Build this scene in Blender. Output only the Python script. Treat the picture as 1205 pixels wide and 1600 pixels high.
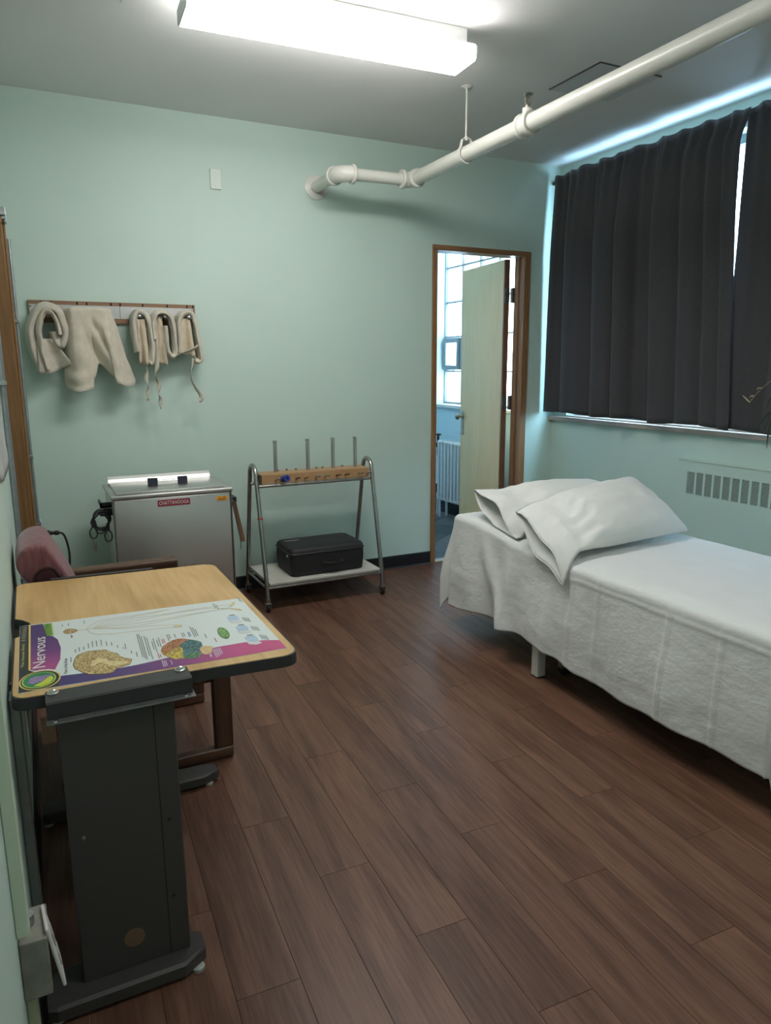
import bpy, bmesh, math, random
from mathutils import Vector, Matrix, noise
random.seed(7)
scene = bpy.context.scene
COL = scene.collection
for o in list(bpy.data.objects):
    bpy.data.objects.remove(o)

# ------------------------------------------------------------------ camera
F_PX, YAW, PITCH, ROLL = 1117.29, -0.4583, -0.2003, -0.0049
cam_d = bpy.data.cameras.new('camera'); cam = bpy.data.objects.new('camera', cam_d); COL.objects.link(cam)
cam_d.sensor_fit = 'HORIZONTAL'; cam_d.sensor_width = 36.0; cam_d.lens = F_PX / 1205 * 36.0
cam_d.clip_start = 0.02
_r = Vector((math.cos(YAW), math.sin(YAW), 0)); _f0 = Vector((-math.sin(YAW), math.cos(YAW), 0)); _u0 = Vector((0, 0, 1))
_f = _f0 * math.cos(PITCH) + _u0 * math.sin(PITCH); _u = _u0 * math.cos(PITCH) - _f0 * math.sin(PITCH)
_rr = _r * math.cos(ROLL) + _u * math.sin(ROLL); _uu = _u * math.cos(ROLL) - _r * math.sin(ROLL)
cam.matrix_world = Matrix(((_rr.x, _uu.x, -_f.x, 0.0367), (_rr.y, _uu.y, -_f.y, -4.550), (_rr.z, _uu.z, -_f.z, 1.4606), (0, 0, 0, 1)))
scene.camera = cam

# ------------------------------------------------------------------ sky, exposure
w = bpy.data.worlds.new('overcast_sky'); scene.world = w; w.use_nodes = True
bgn = w.node_tree.nodes['Background']
bgn.inputs['Color'].default_value = (0.52, 0.75, 1.0, 1); bgn.inputs['Strength'].default_value = 11.0
LAMP = 15.5
vs = scene.view_settings
vs.view_transform = 'Standard'; vs.look = 'None'; vs.gamma = 1.0; vs.use_curve_mapping = False; vs.exposure = 1.02

# ------------------------------------------------------------------ room dimensions (metres)
XL, W, H = -0.068, 3.763, 2.909
YF = -5.15                      # wall behind the camera; the far wall is y = 0
SR_Y1, SR_X0 = 2.3, 1.9         # side room behind the door

# ------------------------------------------------------------------ helpers: materials
MATS = {}
def nt_new(name):
    m = bpy.data.materials.new(name); m.use_nodes = True
    nt = m.node_tree; b = nt.nodes['Principled BSDF']
    return m, nt, b
def mat(name, col, rough=0.55, metal=0.0, var=0.0, vscale=4.0, bump=0.0, bscale=60.0, stretch=(1, 1, 1), coat=0.0, spec=None, sheen=0.0):
    if name in MATS: return MATS[name]
    m, nt, b = nt_new(name)
    b.inputs['Base Color'].default_value = (*col, 1); b.inputs['Roughness'].default_value = rough
    b.inputs['Metallic'].default_value = metal; b.inputs['Coat Weight'].default_value = coat
    b.inputs['Sheen Weight'].default_value = sheen
    if spec is not None: b.inputs['Specular IOR Level'].default_value = spec
    tc = nt.nodes.new('ShaderNodeTexCoord'); mp = nt.nodes.new('ShaderNodeMapping')
    nt.links.new(tc.outputs['Object'], mp.inputs['Vector']); mp.inputs['Scale'].default_value = stretch
    if var:
        n = nt.nodes.new('ShaderNodeTexNoise'); n.inputs['Scale'].default_value = vscale; n.inputs['Detail'].default_value = 5
        nt.links.new(mp.outputs['Vector'], n.inputs['Vector'])
        r = nt.nodes.new('ShaderNodeValToRGB'); r.color_ramp.elements[0].position = .3; r.color_ramp.elements[1].position = .7
        r.color_ramp.elements[0].color = (*[c * (1 - var) for c in col], 1); r.color_ramp.elements[1].color = (*[min(1, c * (1 + var)) for c in col], 1)
        nt.links.new(n.outputs['Fac'], r.inputs['Fac']); nt.links.new(r.outputs['Color'], b.inputs['Base Color'])
    if bump:
        n2 = nt.nodes.new('ShaderNodeTexNoise'); n2.inputs['Scale'].default_value = bscale; n2.inputs['Detail'].default_value = 6
        nt.links.new(mp.outputs['Vector'], n2.inputs['Vector'])
        bp = nt.nodes.new('ShaderNodeBump'); bp.inputs['Strength'].default_value = bump; bp.inputs['Distance'].default_value = 0.01
        nt.links.new(n2.outputs['Fac'], bp.inputs['Height']); nt.links.new(bp.outputs['Normal'], b.inputs['Normal'])
    MATS[name] = m
    return m
def wood(name, dark, light, axis='x', rough=.4, ring=9.0, fine=60.0, rnd=False, distort=5.0, mix=.5, coat=0.0, spec=None):
    """Grain running along the given object axis."""
    if name in MATS: return MATS[name]
    m, nt, b = nt_new(name)
    b.inputs['Roughness'].default_value = rough; b.inputs['Coat Weight'].default_value = coat
    if spec is not None: b.inputs['Specular IOR Level'].default_value = spec
    L = nt.links.new
    tc = nt.nodes.new('ShaderNodeTexCoord'); vec = tc.outputs['Object']
    if rnd:
        oi = nt.nodes.new('ShaderNodeObjectInfo'); ml = nt.nodes.new('ShaderNodeMath'); ml.operation = 'MULTIPLY'; ml.inputs[1].default_value = 37.0
        L(oi.outputs['Random'], ml.inputs[0])
        va = nt.nodes.new('ShaderNodeVectorMath'); va.operation = 'ADD'; L(vec, va.inputs[0]); L(ml.outputs[0], va.inputs[1]); vec = va.outputs[0]
    k = 'xyz'.index(axis)
    def mapped(s_along, s_across):
        mp = nt.nodes.new('ShaderNodeMapping'); s = [s_across] * 3; s[k] = s_along
        mp.inputs['Scale'].default_value = s; L(vec, mp.inputs['Vector']); return mp.outputs['Vector']
    wv = nt.nodes.new('ShaderNodeTexNoise'); wv.inputs['Scale'].default_value = 1.0; wv.inputs['Detail'].default_value = 2.0; wv.inputs['Distortion'].default_value = .6
    L(mapped(1.3, ring), wv.inputs['Vector'])
    mu = nt.nodes.new('ShaderNodeMath'); mu.operation = 'MULTIPLY'; mu.inputs[1].default_value = distort * 3.2
    L(wv.outputs['Fac'], mu.inputs[0])
    sn = nt.nodes.new('ShaderNodeMath'); sn.operation = 'SINE'; L(mu.outputs[0], sn.inputs[0])
    nf = nt.nodes.new('ShaderNodeTexNoise'); nf.inputs['Scale'].default_value = 1.0; nf.inputs['Detail'].default_value = 7.0; nf.inputs['Roughness'].default_value = .65
    L(mapped(fine / 22, fine), nf.inputs['Vector'])
    a = nt.nodes.new('ShaderNodeMath'); a.operation = 'MULTIPLY_ADD'; a.inputs[1].default_value = .22 * mix * 2; a.inputs[2].default_value = 0.0
    L(sn.outputs[0], a.inputs[0])
    a2 = nt.nodes.new('ShaderNodeMath'); a2.operation = 'ADD'; L(a.outputs[0], a2.inputs[0]); L(nf.outputs['Fac'], a2.inputs[1])
    r = nt.nodes.new('ShaderNodeValToRGB'); r.color_ramp.elements[0].position = .22; r.color_ramp.elements[1].position = .78
    r.color_ramp.elements[0].color = (*dark, 1); r.color_ramp.elements[1].color = (*light, 1)
    L(a2.outputs[0], r.inputs['Fac'])
    out = r.outputs['Color']
    if rnd:
        hs = nt.nodes.new('ShaderNodeHueSaturation'); mr = nt.nodes.new('ShaderNodeMapRange')
        mr.inputs['To Min'].default_value = .90; mr.inputs['To Max'].default_value = 1.10
        L(oi.outputs['Random'], mr.inputs['Value']); L(mr.outputs[0], hs.inputs['Value']); L(out, hs.inputs['Color']); out = hs.outputs['Color']
    L(out, b.inputs['Base Color'])
    bp = nt.nodes.new('ShaderNodeBump'); bp.inputs['Strength'].default_value = .08; bp.inputs['Distance'].default_value = .004
    L(nf.outputs['Fac'], bp.inputs['Height']); L(bp.outputs['Normal'], b.inputs['Normal'])
    MATS[name] = m
    return m
def emit(name, col, s):
    m, nt, b = nt_new(name)
    b.inputs['Base Color'].default_value = (.9, .9, .9, 1)
    b.inputs['Emission Color'].default_value = (*col, 1); b.inputs['Emission Strength'].default_value = s
    MATS[name] = m; return m
def brushed(name, col, rough, axis_scale):
    if name in MATS: return MATS[name]
    m, nt, b = nt_new(name); L = nt.links.new
    b.inputs['Metallic'].default_value = .9; b.inputs['Base Color'].default_value = (*col, 1)
    tc = nt.nodes.new('ShaderNodeTexCoord'); mp = nt.nodes.new('ShaderNodeMapping'); mp.inputs['Scale'].default_value = axis_scale
    L(tc.outputs['Object'], mp.inputs['Vector'])
    n = nt.nodes.new('ShaderNodeTexNoise'); n.inputs['Scale'].default_value = 1.0; n.inputs['Detail'].default_value = 4
    L(mp.outputs['Vector'], n.inputs['Vector'])
    mr = nt.nodes.new('ShaderNodeMapRange'); mr.inputs['To Min'].default_value = rough - .08; mr.inputs['To Max'].default_value = rough + .1
    L(n.outputs['Fac'], mr.inputs['Value']); L(mr.outputs[0], b.inputs['Roughness'])
    bp = nt.nodes.new('ShaderNodeBump'); bp.inputs['Strength'].default_value = .05; bp.inputs['Distance'].default_value = .002
    L(n.outputs['Fac'], bp.inputs['Height']); L(bp.outputs['Normal'], b.inputs['Normal'])
    MATS[name] = m; return m

# ------------------------------------------------------------------ helpers: objects
WM = {}
def inv_of(o): return WM[o.name].inverted()
def tag(o, label=None, cat=None, group=None, kind=None):
    if label: o['label'] = label
    if cat: o['category'] = cat
    if group: o['group'] = group
    if kind: o['kind'] = kind
    return o
def thing(name, label, cat, loc=(0, 0, 0), rotz=0.0, group=None):
    o = bpy.data.objects.new(name, None); COL.objects.link(o); o.empty_display_size = .1
    o.location = loc; o.rotation_euler = (0, 0, rotz)
    WM[o.name] = Matrix.Translation(loc) @ Matrix.Rotation(rotz, 4, 'Z')
    return tag(o, label, cat, group)
def obj(name, bm, m, parent=None, smooth=False, local=False, solid=0.0, subd=0, angle=None):
    """Link a bmesh as one mesh object. Vertices are in world metres unless local=True (then in the thing's frame)."""
    me = bpy.data.meshes.new(name)
    if isinstance(bm, bmesh.types.BMesh):
        bmesh.ops.recalc_face_normals(bm, faces=bm.faces[:]) if not solid else None
        bm.to_mesh(me); bm.free()
    else:
        me = bm
    if isinstance(m, (list, tuple)):
        for q in m: me.materials.append(q)
    else: me.materials.append(m)
    if smooth:
        me.polygons.foreach_set('use_smooth', [True] * len(me.polygons))
        if angle is not None:
            try: me.set_sharp_from_angle(angle=math.radians(angle))
            except Exception: pass
    o = bpy.data.objects.new(name, me); COL.objects.link(o)
    if parent is not None:
        if not local: me.transform(inv_of(parent))
        o.parent = parent; WM[o.name] = WM[parent.name].copy()
    elif not local:
        xs = [v.co for v in me.vertices]
        c = Vector(((min(v.x for v in xs) + max(v.x for v in xs)) / 2, (min(v.y for v in xs) + max(v.y for v in xs)) / 2, min(v.z for v in xs)))
        me.transform(Matrix.Translation(-c)); o.location = c; WM[o.name] = Matrix.Translation(c)
    else: WM[o.name] = Matrix.Identity(4)
    if solid:
        s = o.modifiers.new('thickness', 'SOLIDIFY'); s.thickness = solid; s.offset = 0
    if subd:
        s = o.modifiers.new('smooth', 'SUBSURF'); s.levels = subd; s.render_levels = subd
    return o
def struct(name, bm, m, parent=None, **k):
    o = obj(name, bm, m, parent, **k)
    if parent is None: o['kind'] = 'structure'
    return o
def B(): return bmesh.new()
def box(bm, a, b, bev=0.0, seg=2, M=None):
    a, b = Vector(a), Vector(b); c = (a + b) / 2; s = b - a
    vs_ = bmesh.ops.create_cube(bm, size=1.0)['verts']
    for v in vs_: v.co = Vector((v.co.x * s.x, v.co.y * s.y, v.co.z * s.z)) + c
    if bev:
        ed = list({e for v in vs_ for e in v.link_edges})
        r = bmesh.ops.bevel(bm, geom=ed, offset=bev, segments=seg, affect='EDGES', profile=.5)
        vs_ = list({v for f in r['faces'] for v in f.verts} | {v for v in vs_ if v.is_valid})
    if M is not None:
        for v in vs_: v.co = M @ v.co
    return bm
def frame(d):
    d = d.normalized(); u = d.cross(Vector((0, 0, 1)))
    if u.length < 1e-3: u = d.cross(Vector((1, 0, 0)))
    u.normalize(); return u, d.cross(u).normalized()
def ring_loft(bm, rings, closed=False, cap=True):
    R = [[bm.verts.new(p) for p in r] for r in rings]; n = len(R[0])
    for i in range(len(R) - (0 if closed else 1)):
        A, Bq = R[i], R[(i + 1) % len(R)]
        for j in range(n):
            try: bm.faces.new((A[j], A[(j + 1) % n], Bq[(j + 1) % n], Bq[j]))
            except ValueError: pass
    if cap and not closed:
        for r in (R[0], R[-1]):
            try: bm.faces.new(r)
            except ValueError: pass
    return bm
def catmull(pts, n=6, closed=False):
    P = [Vector(p) for p in pts]; out = []; N = len(P)
    for i in range(N if closed else N - 1):
        g = (lambda k: P[k % N]) if closed else (lambda k: P[max(0, min(N - 1, k))])
        p0, p1, p2, p3 = g(i - 1), g(i), g(i + 1), g(i + 2)
        for s in range(n):
            t = s / n
            out.append(.5 * ((2 * p1) + (p2 - p0) * t + (2 * p0 - 5 * p1 + 4 * p2 - p3) * t * t + (3 * p1 - p0 - 3 * p2 + p3) * t ** 3))
    if not closed: out.append(P[-1])
    return out
def tube(bm, pts, r, seg=12, closed=False, cap=True):
    P = [Vector(p) for p in pts]; N = len(P); rings = []
    rad = r if isinstance(r, (list, tuple)) else [r] * N
    u = None
    for i in range(N):
        if closed: d = P[(i + 1) % N] - P[i - 1]
        else: d = P[min(N - 1, i + 1)] - P[max(0, i - 1)]
        d.normalize()
        if u is None: u, v = frame(d)
        else:
            u = u - d * u.dot(d)
            u = u.normalized() if u.length > 1e-6 else frame(d)[0]
            v = d.cross(u)
        rings.append([P[i] + (u * math.cos(a) + v * math.sin(a)) * rad[i] for a in (2 * math.pi * k / seg for k in range(seg))])
    return ring_loft(bm, rings, closed, cap)
def cyl(bm, p0, p1, r, seg=16, r2=None):
    return tube(bm, [p0, p1], [r, r if r2 is None else r2], seg)
def lathe(bm, prof, p0, axis, seg=20):
    """prof: (distance along axis, radius) pairs."""
    p0, d = Vector(p0), Vector(axis).normalized(); u, v = frame(d)
    return ring_loft(bm, [[p0 + d * t + (u * math.cos(a) + v * math.sin(a)) * max(r, 1e-5) for a in (2 * math.pi * k / seg for k in range(seg))] for t, r in prof])
def prism(bm, poly, z0, z1, M=None):
    """Polygon in xy, extruded in z, then moved by M."""
    M = M or Matrix.Identity(4)
    A = [bm.verts.new(M @ Vector((x, y, z0))) for x, y in poly]; Z = [bm.verts.new(M @ Vector((x, y, z1))) for x, y in poly]
    bm.faces.new(A); bm.faces.new(Z); n = len(poly)
    for i in range(n): bm.faces.new((A[i], A[(i + 1) % n], Z[(i + 1) % n], Z[i]))
    return bm
def rrect(x0, y0, x1, y1, r, n=5):
    out = []
    for cx, cy, a0 in ((x1 - r, y1 - r, 0), (x0 + r, y1 - r, 90), (x0 + r, y0 + r, 180), (x1 - r, y0 + r, 270)):
        for k in range(n + 1):
            a = math.radians(a0 + 90 * k / n); out.append((cx + r * math.cos(a), cy + r * math.sin(a)))
    return out
def grid(bm, nu, nv, fn, closed_u=False):
    V = [[bm.verts.new(fn(i / (nu if closed_u else nu - 1), j / (nv - 1))) for j in range(nv)] for i in range(nu)]
    for i in range(nu if closed_u else nu - 1):
        for j in range(nv - 1):
            a, b_ = V[i], V[(i + 1) % nu]; bm.faces.new((a[j], b_[j], b_[j + 1], a[j + 1]))
    return bm
def nz(x, y, z, s=1.0): return noise.noise(Vector((x, y, z)) * s)
def smooth01(t): t = max(0.0, min(1.0, t)); return t * t * (3 - 2 * t)
def text_mesh(body, size, depth=0.0006, shear=0.0, sx=1.0):
    cu = bpy.data.curves.new('lettering', 'FONT'); cu.body = body; cu.size = size; cu.extrude = depth / 2; cu.align_x = 'CENTER'; cu.align_y = 'CENTER'; cu.shear = shear; cu.resolution_u = 3
    t = bpy.data.objects.new('lettering', cu); COL.objects.link(t)
    bpy.context.view_layer.update()
    me = bpy.data.meshes.new_from_object(t.evaluated_get(bpy.context.evaluated_depsgraph_get()))
    bpy.data.objects.remove(t); bpy.data.curves.remove(cu)
    me.transform(Matrix.Diagonal((sx, 1, 1, 1)))
    return me

# ------------------------------------------------------------------ palette
M_WALL = mat('mint_wall_paint', (.525, .665, .595), .6, var=.02, vscale=2, bump=.03, bscale=180)
M_CEIL = mat('grey_white_ceiling_paint', (.80, .80, .785), .7, var=.02, vscale=2, bump=.03, bscale=120)
M_WHITE = mat('white_enamel', (.72, .73, .71), .35)
M_PIPE = mat('cream_gloss_paint', (.66, .66, .60), .32, var=.03, vscale=8)
M_VINYL = mat('black_vinyl', (.010, .011, .014), .4, bump=.03, bscale=30)
M_SUBFLOOR = mat('dark_joint', (.040, .026, .020), .8)
M_PLANK = wood('brown_oak_plank', (.074, .033, .021), (.190, .097, .063), 'y', .42, 14, 120, True, 4.0, .30, spec=.35)
M_OAKTRIM = wood('golden_oak_trim', (.22, .105, .042), (.36, .19, .085), 'z', .4, 22, 80, False, 3, .3)
M_OAKTRIM_H = wood('golden_oak_header', (.22, .105, .042), (.36, .19, .085), 'x', .4, 22, 80, False, 3, .3)
M_DOOR = wood('pale_birch_veneer', (.74, .49, .245), (.84, .60, .33), 'z', .38, 6, 45, False, 2.2, .25)
M_DOOREDGE = wood('dark_door_edge', (.14, .060, .028), (.22, .10, .05), 'z', .5, 20, 90, False, 3, .3)
M_POST = wood('varnished_post', (.16, .078, .028), (.30, .155, .058), 'z', .35, 24, 70, False, 3, .4)
M_STEEL = mat('polished_steel', (.62, .62, .61), .25, 1.0, var=.05, vscale=14)
M_STEELDK = mat('worn_steel_tube', (.42, .41, .39), .30, 1.0, var=.12, vscale=22)
M_GALV = mat('galvanised_conduit', (.40, .43, .44), .42, .85, var=.12, vscale=30)
M_BLACKMET = mat('black_metal', (.018, .018, .019), .45)
M_RUBBER = mat('black_rubber', (.014, .014, .015), .65)
M_BRASS = mat('aged_brass', (.34, .30, .24), .38, 1.0, var=.2, vscale=60)
M_CREAM = mat('cream_terry', (.64, .585, .475), .95, var=.06, vscale=30, bump=.5, bscale=260, sheen=.3)
M_CREAM2 = mat('yellowed_terry', (.61, .52, .385), .95, var=.08, vscale=24, bump=.5, bscale=260, sheen=.3)
M_CREAM3 = mat('greyed_terry', (.60, .56, .47), .95, var=.08, vscale=24, bump=.5, bscale=260, sheen=.3)
M_TIE = mat('cotton_tape', (.50, .49, .40), .9, bump=.2, bscale=300)
M_SHEET = mat('white_cotton_sheet', (.70, .715, .705), .85, var=.02, vscale=6, bump=.20, bscale=48, stretch=(1, .8, 1.4), sheen=.15)
M_PILLOW = mat('white_pillow_cotton', (.74, .75, .72), .85, var=.015, vscale=6, bump=.10, bscale=28, sheen=.15)
M_CURTAIN = mat('charcoal_blackout_fabric', (.050, .047, .051), .9, var=.10, vscale=90, bump=.10, bscale=500, sheen=.12)
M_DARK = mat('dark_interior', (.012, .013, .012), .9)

# ================================================================== THE SETTING
# ---- floor: one slab, every plank a child
bm = B(); box(bm, (XL - .15, YF - .15, -.12), (W + .22, 0.12, -.004)); floor = struct('floor', bm, M_SUBFLOOR)
PK = -0.040; PWID, PLEN = .1573, .948
ca, sa = math.cos(PK), math.sin(PK)
def clip_poly(poly, x0, y0, x1, y1):
    def cl(P, ins, inter):
        out = []
        for i in range(len(P)):
            a, b = P[i - 1], P[i]
            if ins(b):
                if not ins(a): out.append(inter(a, b))
                out.append(b)
            elif ins(a): out.append(inter(a, b))
        return out
    def ix(v): return lambda a, b: (v, a[1] + (b[1] - a[1]) * (v - a[0]) / (b[0] - a[0]))
    def iy(v): return lambda a, b: (a[0] + (b[0] - a[0]) * (v - a[1]) / (b[1] - a[1]), v)
    for ins, inter in ((lambda q: q[0] >= x0, ix(x0)), (lambda q: q[0] <= x1, ix(x1)), (lambda q: q[1] >= y0, iy(y0)), (lambda q: q[1] <= y1, iy(y1))):
        if not poly: return []
        poly = cl(poly, ins, inter)
    return poly
BASE = Vector((.6725, -2.816))      # a plank corner measured in the photograph
for k in range(-7, 24):
    for j in range(-6, 7):
        a0 = k * PWID; b0 = (j * PLEN) - (k % 3) * PLEN / 3
        quad = [(a0, b0), (a0 + PWID, b0), (a0 + PWID, b0 + PLEN), (a0, b0 + PLEN)]
        quad = [(BASE.x + x * ca - y * sa, BASE.y + x * sa + y * ca) for x, y in quad]
        for (x0, y0, x1, y1) in ((XL + .002, YF + .002, W - .002, -.002),) :
            q = clip_poly(quad, x0, y0, x1, y1)
            if len(q) < 3: continue
            area = abs(sum(q[i - 1][0] * q[i][1] - q[i][0] * q[i - 1][1] for i in range(len(q)))) / 2
            if area < .0006: continue
            cx = sum(p[0] for p in q) / len(q); cy = sum(p[1] for p in q) / len(q)
            L_ = [((p[0] - cx) * ca + (p[1] - cy) * sa, -(p[0] - cx) * sa + (p[1] - cy) * ca) for p in q]
            bm = B(); g = .0006
            def ins(p, e):
                l = math.hypot(*p); return (p[0] * (1 - e / max(abs(p[0]), e * 2)) if abs(p[0]) > e else p[0], p[1] * (1 - e / max(abs(p[1]), e * 2)) if abs(p[1]) > e else p[1])
            lo = [bm.verts.new((*ins(p, g * .6), -.0039)) for p in L_]; mid = [bm.verts.new((*ins(p, g * .6), -.0014)) for p in L_]; hi = [bm.verts.new((*ins(p, g * 1.3), 0)) for p in L_]
            n = len(L_); bm.faces.new(hi)
            for i in range(n):
                bm.faces.new((lo[i], lo[(i + 1) % n], mid[(i + 1) % n], mid[i])); bm.faces.new((mid[i], mid[(i + 1) % n], hi[(i + 1) % n], hi[i]))
            o = obj('plank', bm, M_PLANK, None, local=True)
            me = o.data; o.parent = floor
            o.matrix_local = WM[floor.name].inverted() @ Matrix.Translation((cx, cy, 0)) @ Matrix.Rotation(PK, 4, 'Z')

# ---- walls
DX0, DX1, DTOP = 2.693, 3.441, 2.257       # clear door opening
FX0, FX1, FTOP = 2.655, 3.496, 2.293       # outside of the oak frame
bm = B()
box(bm, (XL - .15, 0, -.004), (FX0 + .01, .10, H)); box(bm, (FX1 - .01, 0, -.004), (W, .10, H)); box(bm, (FX0 + .01, 0, FTOP - .012), (FX1 - .01, .10, H))
struct('wall_back', bm, M_WALL)
bm = B(); box(bm, (XL - .15, YF - .15, -.004), (XL, 0, H)); struct('wall_left', bm, M_WALL)
bm = B(); box(bm, (XL, YF - .15, -.004), (W + .22, YF, H)); struct('wall_front', bm, M_WALL)
WY0, WY1, WZ0, WZ1 = -3.2, -.17, 1.075, 2.76     # main window opening
VY0, VY1, VZ0, VZ1 = .40, 1.83, 1.09, 2.76      # side room window opening
bm = B()
def wall_with_hole(bm, x0, x1, ya, yb, y0, y1, z0, z1, zt):
    box(bm, (x0, ya, -.004), (x1, y0, zt)); box(bm, (x0, y1, -.004), (x1, yb, zt)); box(bm, (x0, y0, -.004), (x1, y1, z0)); box(bm, (x0, y0, z1), (x1, y1, zt))
wall_with_hole(bm, W, W + .22, YF, .07, WY0, WY1, WZ0, WZ1, H); struct('wall_right', bm, M_WALL)
M_SIDE = mat('daylight_tinted_paint', (.62, .78, .84), .6, var=.02, vscale=2)  # pale paint made bluer and brighter, daylight put into its colour
bm = B(); wall_with_hole(bm, W, W + .22, .07, SR_Y1 + .1, VY0, VY1, VZ0, VZ1, H); struct('wall_side_room_right', bm, M_SIDE)
bm = B(); box(bm, (SR_X0 - .1, SR_Y1, -.004), (W, SR_Y1 + .1, H)); struct('wall_side_room_back', bm, M_SIDE)
bm = B(); box(bm, (SR_X0 - .1, .10, -.004), (SR_X0, SR_Y1, H)); struct('wall_side_room_left', bm, M_SIDE)
bm = B(); box(bm, (XL - .15, YF - .15, H), (W + .22, SR_Y1 + .1, H + .15)); struct('ceiling', bm, M_CEIL)

# ---- black vinyl baseboards
def base_profile(bm, p0, p1, n, h=.096):
    p0, p1, n = Vector(p0), Vector(p1), Vector(n); z = Vector((0, 0, 1))
    prof = [(0.0005, 0.0005), (.014, 0.0005), (.006, .010), (.005, h - .006), (.002, h), (.0005, h)]
    ring_loft(bm, [[p + n * a + z * b for a, b in prof] for p in (p0, p1)])
bm = B(); base_profile(bm, (XL + .008, 0, 0), (FX0 - .002, 0, 0), (0, -1, 0)); base_profile(bm, (FX1 + .002, 0, 0), (W - .008, 0, 0), (0, -1, 0)); struct('baseboard_back', bm, M_VINYL)
bm = B(); base_profile(bm, (XL, YF + .01, 0), (XL, -.02, 0), (1, 0, 0)); struct('baseboard_left', bm, M_VINYL)
bm = B(); base_profile(bm, (W, YF + .01, 0), (W, -.02, 0), (-1, 0, 0)); struct('baseboard_right', bm, M_VINYL)
bm = B(); base_profile(bm, (W, .12, -.001), (W, SR_Y1 - .02, -.001), (-1, 0, 0), .15); struct('baseboard_side_room', bm, M_VINYL)

# ---- oak door frame (trim_1) with its threshold
t = bpy.data.objects.new('trim_1', None); COL.objects.link(t); t.location = (FX0, 0, 0); WM[t.name] = Matrix.Translation((FX0, 0, 0)); t['kind'] = 'structure'
bm = B(); box(bm, (FX0, -.014, .0005), (DX0, .112, DTOP - .0005), .003); obj('jamb', bm, M_OAKTRIM, t)
bm = B(); box(bm, (DX1, -.014, .0005), (FX1, .112, DTOP - .0005), .003); obj('jamb', bm, M_OAKTRIM, t)
bm = B(); box(bm, (FX0, -.014, DTOP), (FX1, .112, FTOP), .003); obj('header', bm, M_OAKTRIM_H, t)
bm = B(); box(bm, (DX0 + .0005, .045, .001), (DX0 + .013, .075, DTOP - .002), .002); obj('door_stop', bm, M_OAKTRIM, t)
bm = B(); box(bm, (DX1 - .013, .045, .001), (DX1 - .0005, .075, DTOP - .002), .002); obj('door_stop', bm, M_OAKTRIM, t)
bm = B(); box(bm, (DX0 + .001, -.005, .0005), (DX1 - .001, .06, .008), .003); obj('threshold', bm, mat('pale_metal_threshold', (.52, .46, .36), .4, .3), t)

# ---- door leaf, hinged on the right jamb, standing open into the side room
DH = Vector((DX1 - .028, .118, 0)); DANG = math.radians(84.3)       # leaf points along +x rotated by this angle
door = bpy.data.objects.new('door_1', None); COL.objects.link(door); door.location = DH; door.rotation_euler = (0, 0, DANG)
WM[door.name] = Matrix.Translation(DH) @ Matrix.Rotation(DANG, 4, 'Z'); door['kind'] = 'structure'
DWID = .728; DZ0, DZ1 = .012, 2.253
bm = B(); box(bm, (.030, .002, DZ0), (DWID, .044, DZ1), .0015); leaf = obj('leaf', bm, M_DOOR, door, local=True)
bm = B(); box(bm, (.012, .0022, DZ0 + .0005), (.0298, .0438, DZ1 - .0005), .001); obj('edge_strip', bm, M_DOOREDGE, door, local=True)
for zc in (1.99, 1.18, .30):
    bm = B()
    box(bm, (.005, .004, zc - .055), (.0115, .042, zc + .055), .001)
    for q in range(5): cyl(bm, (.002, -.010, zc - .052 + q * .0212), (.002, -.010, zc - .052 + q * .0212 + .0195), .009, 10)
    box(bm, (-.012, -.0285, zc - .055), (.004, -.0075, zc + .055), .001)
    obj('hinge', bm, mat('tarnished_hinge_steel', (.20, .19, .18), .4, .9, var=.3, vscale=40), door, local=True)
KZ = 1.028
bm = B(); box(bm, (DWID - .070, .044, KZ - .155), (DWID - .028, .048, KZ + .055), .0015)
box(bm, (DWID - .070, -.002, KZ - .155), (DWID - .028, .002, KZ + .055), .0015)
kp = obj('lock_plate', bm, M_BRASS, door, local=True)
for sgn, y0 in ((1, .048), (-1, -.002)):
    bm = B(); lathe(bm, [(0, .016), (.006, .016), (.010, .009), (.028, .009), (.036, .020), (.046, .0275), (.058, .028), (.066, .022), (.070, .008), (.0705, .0005)], (DWID - .049, y0, KZ + .005), (0, sgn, 0), 20)
    obj('knob', bm, M_BRASS, door, smooth=True, local=True)
bm = B(); cyl(bm, (DWID - .049, .0482, KZ - .090), (DWID - .049, .0475, KZ - .090), .0045, 10); box(bm, (DWID - .0505, .0476, KZ - .104), (DWID - .0475, .0483, KZ - .090)); obj('keyhole', bm, M_DARK, kp, local=True)

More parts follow.
